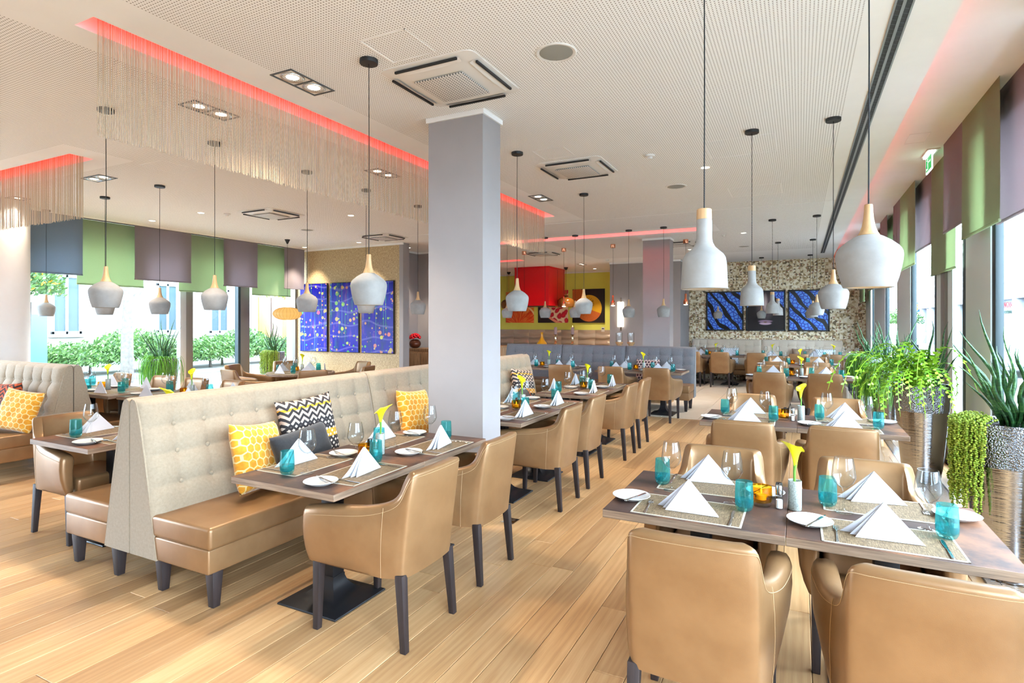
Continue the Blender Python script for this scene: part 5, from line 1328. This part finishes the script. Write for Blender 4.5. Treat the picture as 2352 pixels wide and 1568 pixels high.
def planter(x, y, label, kind, seed, rz=0.0, n=26, off=(.06, .03), k=1.0):
    t = T('potted_plant', label, 'potted plant', (x, y, 0), rz)
    O('pot', pl_low, t); O('hammered_collar', pl_up, t); O('soil', pl_soil, t)
    snake_plant(t, n, off, seed, k)
    if kind == 'pearls': tag(O('trailing_pearls', pearls(1), t), kind='stuff')
    elif kind == 'strands': tag(O('trailing_strands', strands(seed), t), kind='stuff')
    else:
        rnd = random.Random(seed)
        for j in range(84):
            a = PI+rnd.gauss(0, 1.15); o = O('frond', frond(rnd.randrange(5)), t, (rnd.uniform(-.1, .06), rnd.uniform(-.1, .1), .95))
            o.rotation_euler = (Matrix.Rotation(a, 4, 'Z') @ Matrix.Rotation(rnd.uniform(-.55, .35), 4, 'Y')).to_euler(); s = rnd.uniform(.7, 1.2); o.scale = (s, s, s)
planter(1.17, 4.62, 'tall silver planter with snake plant and trailing string of pearls', 'pearls', 3, .25, 46, (.07, .02), 1.05)
planter(1.10, 7.02, 'tall silver planter with bright arching fern and snake leaves', 'fern', 5, .3, 14, (.1, .06))
planter(1.08, 9.35, 'silver planter with hanging green strands behind the fern planter', 'strands', 8, .3, 26, (.09, .05))
planter(1.12, 12.3, 'silver planter with hanging strands nearest the patterned wall', 'strands', 11, .3, 20, (.09, .05))
planter(-9.9, 6.15, 'silver planter with snake plant and strands before the garden window', 'strands', 14, -1.2+PI, 22, (-.09, -.05))
planter(-10.0, 8.55, 'silver planter with snake plant and pearls near the blue art panels', 'pearls', 17, -1.0+PI, 20, (-.08, -.05), .9)
# ---------------------------------------------------------------- outdoors
gd = struct('ground_outside', MB().box(-60, XL-.32, -40, 90, -.4, -.12).box(2.0, 140, -40, 240, -.4, -.12).box(XL-.32, 2.0, 18.4, 240, -.4, -.12).mesh('ground_outside', MAT['asphalt'])); tag(gd, 'pale street and pavement outside the windows', 'ground')
O('kerb_bed', MB().box(-30, -18.0, -20, 40, -.13, .02).mesh('kerb_bed', MAT['pavement'], bevel=.02), gd)
O('pavement', MB().box(-13.5, XL-.32, -20, 30, -.13, -.05).mesh('pavement', MAT['pavement'], bevel=.02), gd)
O('pavement', MB().box(2.0, 5.0, -20, 60, -.13, -.05).mesh('pavement', MAT['pavement'], bevel=.02), gd)
hb = T('garden_building', 'pale plastered house with tall windows beyond the hedge', 'building', (-22, 12, 0))
O('wall', MB().box(-6, 0, -14, 12, 0, 9).mesh('wall', MAT['facade']), hb)
O('downpipe', MB().tube([(.06, .05, 0), (.06, .05, 9)], .05, 10).mesh('downpipe', MAT['facade_white']), hb)
O('plinth', MB().box(0, .08, -14, 12, 0, .7).mesh('plinth', MAT['pavement']), hb)
for y0, y1, z0, z1 in [(-2.05, -1.15, 1.2, 3.2), (1.4, 2.25, 1.2, 3.1), (3.6, 4.5, 1.15, 3.0), (-6.0, -5.0, 1.2, 3.2)]:
    f = O('window', MB().box(-.02, .05, y0, y1, z0, z0+.1).box(-.02, .05, y0, y1, z1-.1, z1).box(-.02, .05, y0, y0+.09, z0, z1).box(-.02, .05, y1-.09, y1, z0, z1).box(-.02, .05, (y0+y1)/2-.04, (y0+y1)/2+.04, z0, z1).box(-.02, .1, y0-.08, y1+.08, z0-.1, z0).mesh('window', MAT['facade_white'], bevel=.006), hb)
    O('pane', MB().box(.0, .012, y0+.05, y1-.05, z0+.05, z1-.05).mesh('pane', MAT['out_glass']), f)
for y, c in ((6.3, S(150, 104, 40)), (7.0, S(96, 74, 60)), (7.6, S(176, 124, 44))):
    O('door', MB().box(.0, .06, y-.3, y+.32, .05, 2.75).mesh('door', M('house door paint', c, .5), bevel=.01), hb)
# shrubs and trees
def leaf_cloud(seed, n, rx, ry, rz, size, mat, flowers=0, fm=None):
    rnd = random.Random(seed); mb = MB()
    for k in range(n):
        a, b_ = rnd.uniform(0, 2*PI), rnd.uniform(-.25, 1)
        r = rnd.random()**.35; c = math.sqrt(max(0, 1-b_*b_))*r*(1+.22*math.sin(3*a+seed))
        p = Vector((rx*c*math.cos(a), ry*c*math.sin(a), rz*(.45+.55*b_*r*(1+.15*math.sin(5*a)))))
        d = Vector((rnd.gauss(0, 1), rnd.gauss(0, 1), rnd.gauss(.4, .8))).normalized(); e = d.orthogonal().normalized(); g = d.cross(e); s = size*rnd.uniform(.6, 1.3)
        mb.add([p-e*s, p+g*s*.45+d*s*.1, p+e*s, p-g*s*.45+d*s*.1], [(0,1,2,3)], 1 if k < flowers else 0)
    return mb.mesh('foliage', [mat]+([fm] if fm else []), recalc=False, angle=180)
bm_ = [leaf_cloud(i, 2600, .95, .95, 1.0, .055, MAT['bush']) for i in range(3)]
stem_me = MB().tube([(0, 0, -.1), (.02, .02, .5)], [.05, .02], 6).mesh('stem', MAT['bark'])
rs = random.Random(3)
for k in range(17):
    y = 4.6+k*.86; t = T('shrub', 'green leafy shrub in the hedge before the pale house', 'shrub', (-19.0+rs.uniform(-.7, .5), y, 0), rs.random()*6, 'hedge shrubs before the pale house')
    s = rs.uniform(.8, 1.15)*(1.2 if 10.5 < y < 15 else .95); t.scale = (s, s, s*rs.uniform(.8, 1.1)); O('foliage', bm_[k % 3], t); O('stem', stem_me, t)
t = T('street_tree', 'young grey barked tree forking in front of the pale house', 'tree', (-17.2, 9.65, 0))
O('trunk', MB().tube([(0, 0, -.1), (.05, -.03, 1.2), (0, .05, 2.2), (.05, -.15, 3.2), (.0, -.35, 4.6)], [.17, .15, .135, .1, .05], 10).tube([(0, .04, 2.1), (.0, .35, 2.5), (.05, .75, 3.3), (0, .95, 4.4)], [.08, .07, .055, .03], 8).mesh('trunk', MAT['bark']), t)
O('crown', leaf_cloud(9, 2600, 1.8, 2.2, 2.6, .09, MAT['tree_leaf']), t, (0, 0, 3.6))
t = T('flowering_bush', 'orange flowering climber seen beside the round column', 'tree', (-13.6, 5.75, 0))
O('trunk', MB().tube([(0, 0, -.1), (.05, .0, 1.0), (0, .05, 2.0)], [.05, .04, .03], 8).mesh('trunk', MAT['bark']), t)
O('foliage', leaf_cloud(21, 3000, .75, .62, 1.2, .05, MAT['bush'], 190, MAT['flower_orange']), t, (0, 0, 1.75))
t = T('maple_tree', 'yellow green tree in front of the house doors', 'tree', (-17.5, 16.3, 0))
O('trunk', MB().tube([(0, 0, -.1), (.05, .0, 1.4), (0, .05, 2.6)], [.09, .08, .06], 8).mesh('trunk', MAT['bark']), t)
O('foliage', leaf_cloud(31, 3200, 1.3, 1.9, 2.0, .085, MAT['tree_leaf']), t, (0, 0, 1.95))
# blue street cabinet behind the climber
tag(O('blue_banner', MB().box(-.03, .03, -.5, .5, 0, 1.9).mesh('blue_banner', M('blue sheet', S(70, 150, 200), .6), bevel=.01), None, (-15.2, 6.3, -.12)), 'light blue hoarding panel seen beside the round column', 'panel')
# bicycle by the house door
t = T('bicycle', 'parked bicycle in front of the house doors', 'bicycle', (-18.3, 17.6, -.1), .4)
wh = MB()
for k in range(20):
    a, b_ = 2*PI*k/20, 2*PI*(k+1)/20; wh.tube([(.33*math.cos(a), 0, .34+.33*math.sin(a)), (.33*math.cos(b_), 0, .34+.33*math.sin(b_))], .018, 5)
for k in range(8): wh.tube([(0, 0, .34), (.32*math.cos(k*PI/4), 0, .34+.32*math.sin(k*PI/4))], .004, 4)
wh = wh.mesh('wheel', MAT['black'])
for x in (-.52, .52): O('wheel', wh, t, (x, 0, 0))
O('frame', MB().tube([(-.52, 0, .34), (-.2, 0, .75), (.35, 0, .8), (-.05, 0, .32), (-.52, 0, .34)], .02, 6).tube([(-.05, 0, .32), (-.2, 0, .75), (-.24, 0, .9)], .02, 6).tube([(.52, 0, .34), (.35, 0, .8), (.32, 0, .95), (.4, .2, 1.0)], .02, 6).mesh('frame', M('silver bike frame', S(170, 170, 170), .4, .5)), t)
O('saddle', MB().box(-.36, -.12, -.06, .06, .9, .95).mesh('saddle', MAT['black'], bevel=.02), t)
# street side: long white building, signs, cars
sb = T('street_building', 'white flat roofed building with ribbon windows across the street', 'building', (9.0, 33, -.12))
O('upper_wall', MB().box(0, 8, -22, 26, 2.85, 6.1).mesh('upper_wall', MAT['facade_white']), sb)
O('parapet', MB().box(-.15, .0, -22, 26, 5.95, 6.35).mesh('parapet', M('white parapet', S(200, 203, 205), .6)), sb)
O('shop_wall', MB().box(1.2, 8, -22, 26, 0, 2.85).mesh('shop_wall', MAT['out_glass']), sb)
for k in range(13): O('column', MB().box(.0, .4, -22+k*3.9, -21.5+k*3.9, 0, 2.86).mesh('column', MAT['facade_white'], bevel=.01), sb)
for k in range(30):
    w = O('window', MB().box(-.02, .02, .0, 1.45, 3.65, 4.6).mesh('window', M('pale window frame', S(150, 155, 160), .5) if k == 0 else bpy.data.materials['pale window frame'], bevel=.01), sb, (-.02, -21.8+k*1.58, 0))
    O('pane', MB().box(-.035, -.02, .08, .7, 3.71, 4.54).box(-.035, -.02, .76, 1.38, 3.71, 4.54).mesh('pane', MAT['out_glass']), w)
for k in range(12): O('shop_front', MB().box(1.1, 1.2, -21.4+k*3.9, -18.2+k*3.9, .3, 2.2).mesh('shop_front', M('shop display', S(120, 96, 70), .6) if k == 0 else bpy.data.materials['shop display']), sb)
sg = T('entrance_sign', 'white sign band reading EINGANG in red on the white building', 'sign', (9.48, 37.2, 2.47))
O('board', MB().box(-.03, .03, -1.5, 1.3, -.27, .27).mesh('board', MAT['facade_white'], bevel=.01), sg)
fc = bpy.data.curves.new('lettering', 'FONT'); fc.body = 'EINGANG'; fc.size = .42; fc.align_x = 'CENTER'; fc.align_y = 'CENTER'; fc.extrude = .005; fc.materials.append(M('red lettering', S(190, 20, 30), .5))
ft = bpy.data.objects.new('lettering_source', fc); COL.objects.link(ft); bpy.context.view_layer.update(); fme = bpy.data.meshes.new_from_object(ft.evaluated_get(bpy.context.evaluated_depsgraph_get())); bpy.data.objects.remove(ft)
fo = O('lettering', fme, sg); fo.location = (-.04, .05, 0); fo.rotation_euler = (PI/2, 0, -PI/2)
t = T('shop_pylon', 'blue square pylon sign with a yellow disc down the street', 'sign', (17.9, 121, 0), -.15)
O('post', MB().box(-.15, .15, -.1, .1, -.1, 3.6).mesh('post', MAT['facade_white'], bevel=.02), t)
O('board', MB().box(-.85, .85, -.12, .12, 3.4, 5.1).mesh('board', M('blue sign board', S(10, 60, 170), .4), bevel=.02), t)
O('yellow_disc', MB().lathe([(0, -.02), (.68, -.02), (.68, .0), (0, 0)], 32, (0, -.12, 4.25), ax='y').mesh('yellow_disc', M('yellow sign disc', S(250, 214, 10), .4)), t)
O('red_ring', MB().lathe([(.68, -.03), (.74, -.03), (.74, .0), (.68, .0)], 32, (0, -.12, 4.25), ax='y').mesh('red_ring', M('red sign ring', S(214, 30, 30), .4)), t)
O('letter_bar', MB().box(-.42, .42, -.16, -.14, 4.16, 4.34).mesh('letter_bar', M('blue sign mark', S(10, 60, 170), .4)), t)
for x, y, w, d, h_, m, lb in [(14, 92, 10, 16, 11, 'facade_warm', 'sand coloured apartment house far down the street'), (24, 140, 16, 20, 14, 'facade', 'tall pale house at the end of the street')]:
    b = T('apartment_house', lb, 'building', (x+8, y, -.12)); O('wall', MB().box(-w/2, w/2, -d/2, d/2, 0, h_).mesh('wall', MAT[m]), b)
    for i in range(4):
        for j in range(6): O('window', MB().box(-w/2-.03, -w/2+.02, -d/2+1+j*2.5, -d/2+2.3+j*2.5, 1.4+i*2.7, 3+i*2.7).mesh('window', MAT['out_glass'], bevel=.02), b)
        for j in range(3): O('window', MB().box(-w/2+1+j*2.8, -w/2+2.3+j*2.8, -d/2-.03, -d/2+.02, 1.4+i*2.7, 3+i*2.7).mesh('window', MAT['out_glass'], bevel=.02), b)
def car(x, y, rz, col, label):
    t = T('car', label, 'car', (x, y, -.12), rz); prof = [(-2.1, .35), (-2.15, .7), (-1.95, .95), (-1.1, 1.02), (-.7, 1.42), (.7, 1.46), (1.35, 1.02), (2.0, .9), (2.12, .6), (2.1, .35)]
    O('body', MB().prism(prof, 'y', -.85, .85).mesh('body', M('car paint '+label[:6], col, .25, .2), bevel=.06, seg=3), t)
    O('side_glass', MB().prism([(-.98, 1.03), (-.66, 1.36), (.64, 1.40), (1.15, 1.03)], 'y', -.87, .87).mesh('side_glass', MAT['out_glass'], bevel=.01), t)
    wm_ = MB().lathe([(0, -.1), (.31, -.1), (.33, -.05), (.33, .08), (.3, .1), (0, .1)], 24, ax='y').mesh('wheel', MAT['black'])
    for a in (-1.3, 1.3):
        for b_ in (-.8, .8): O('wheel', wm_, t, (a, b_, .33))
car(6.3, 24.6, PI/2, S(170, 178, 196), 'silver blue car passing outside the street windows')
car(5.6, 44, PI/2, S(196, 196, 196), 'pale grey car parked further down the street')
car(6.0, 60, PI/2, S(110, 60, 50), 'dark red car far down the street')
for x, y in ((7.0, 52), (7.5, 66)):
    t = T('street_shrub', 'small roadside tree by the parked cars', 'tree', (x, y, 0), 0, 'roadside trees by the parked cars'); O('foliage', leaf_cloud(int(y), 1500, 1.1, 1.1, 1.8, .1, MAT['bush']), t, (0, 0, .9)); O('stem', MB().tube([(0, 0, -.1), (0, 0, 1.6)], .07, 6).mesh('stem', MAT['bark']), t)
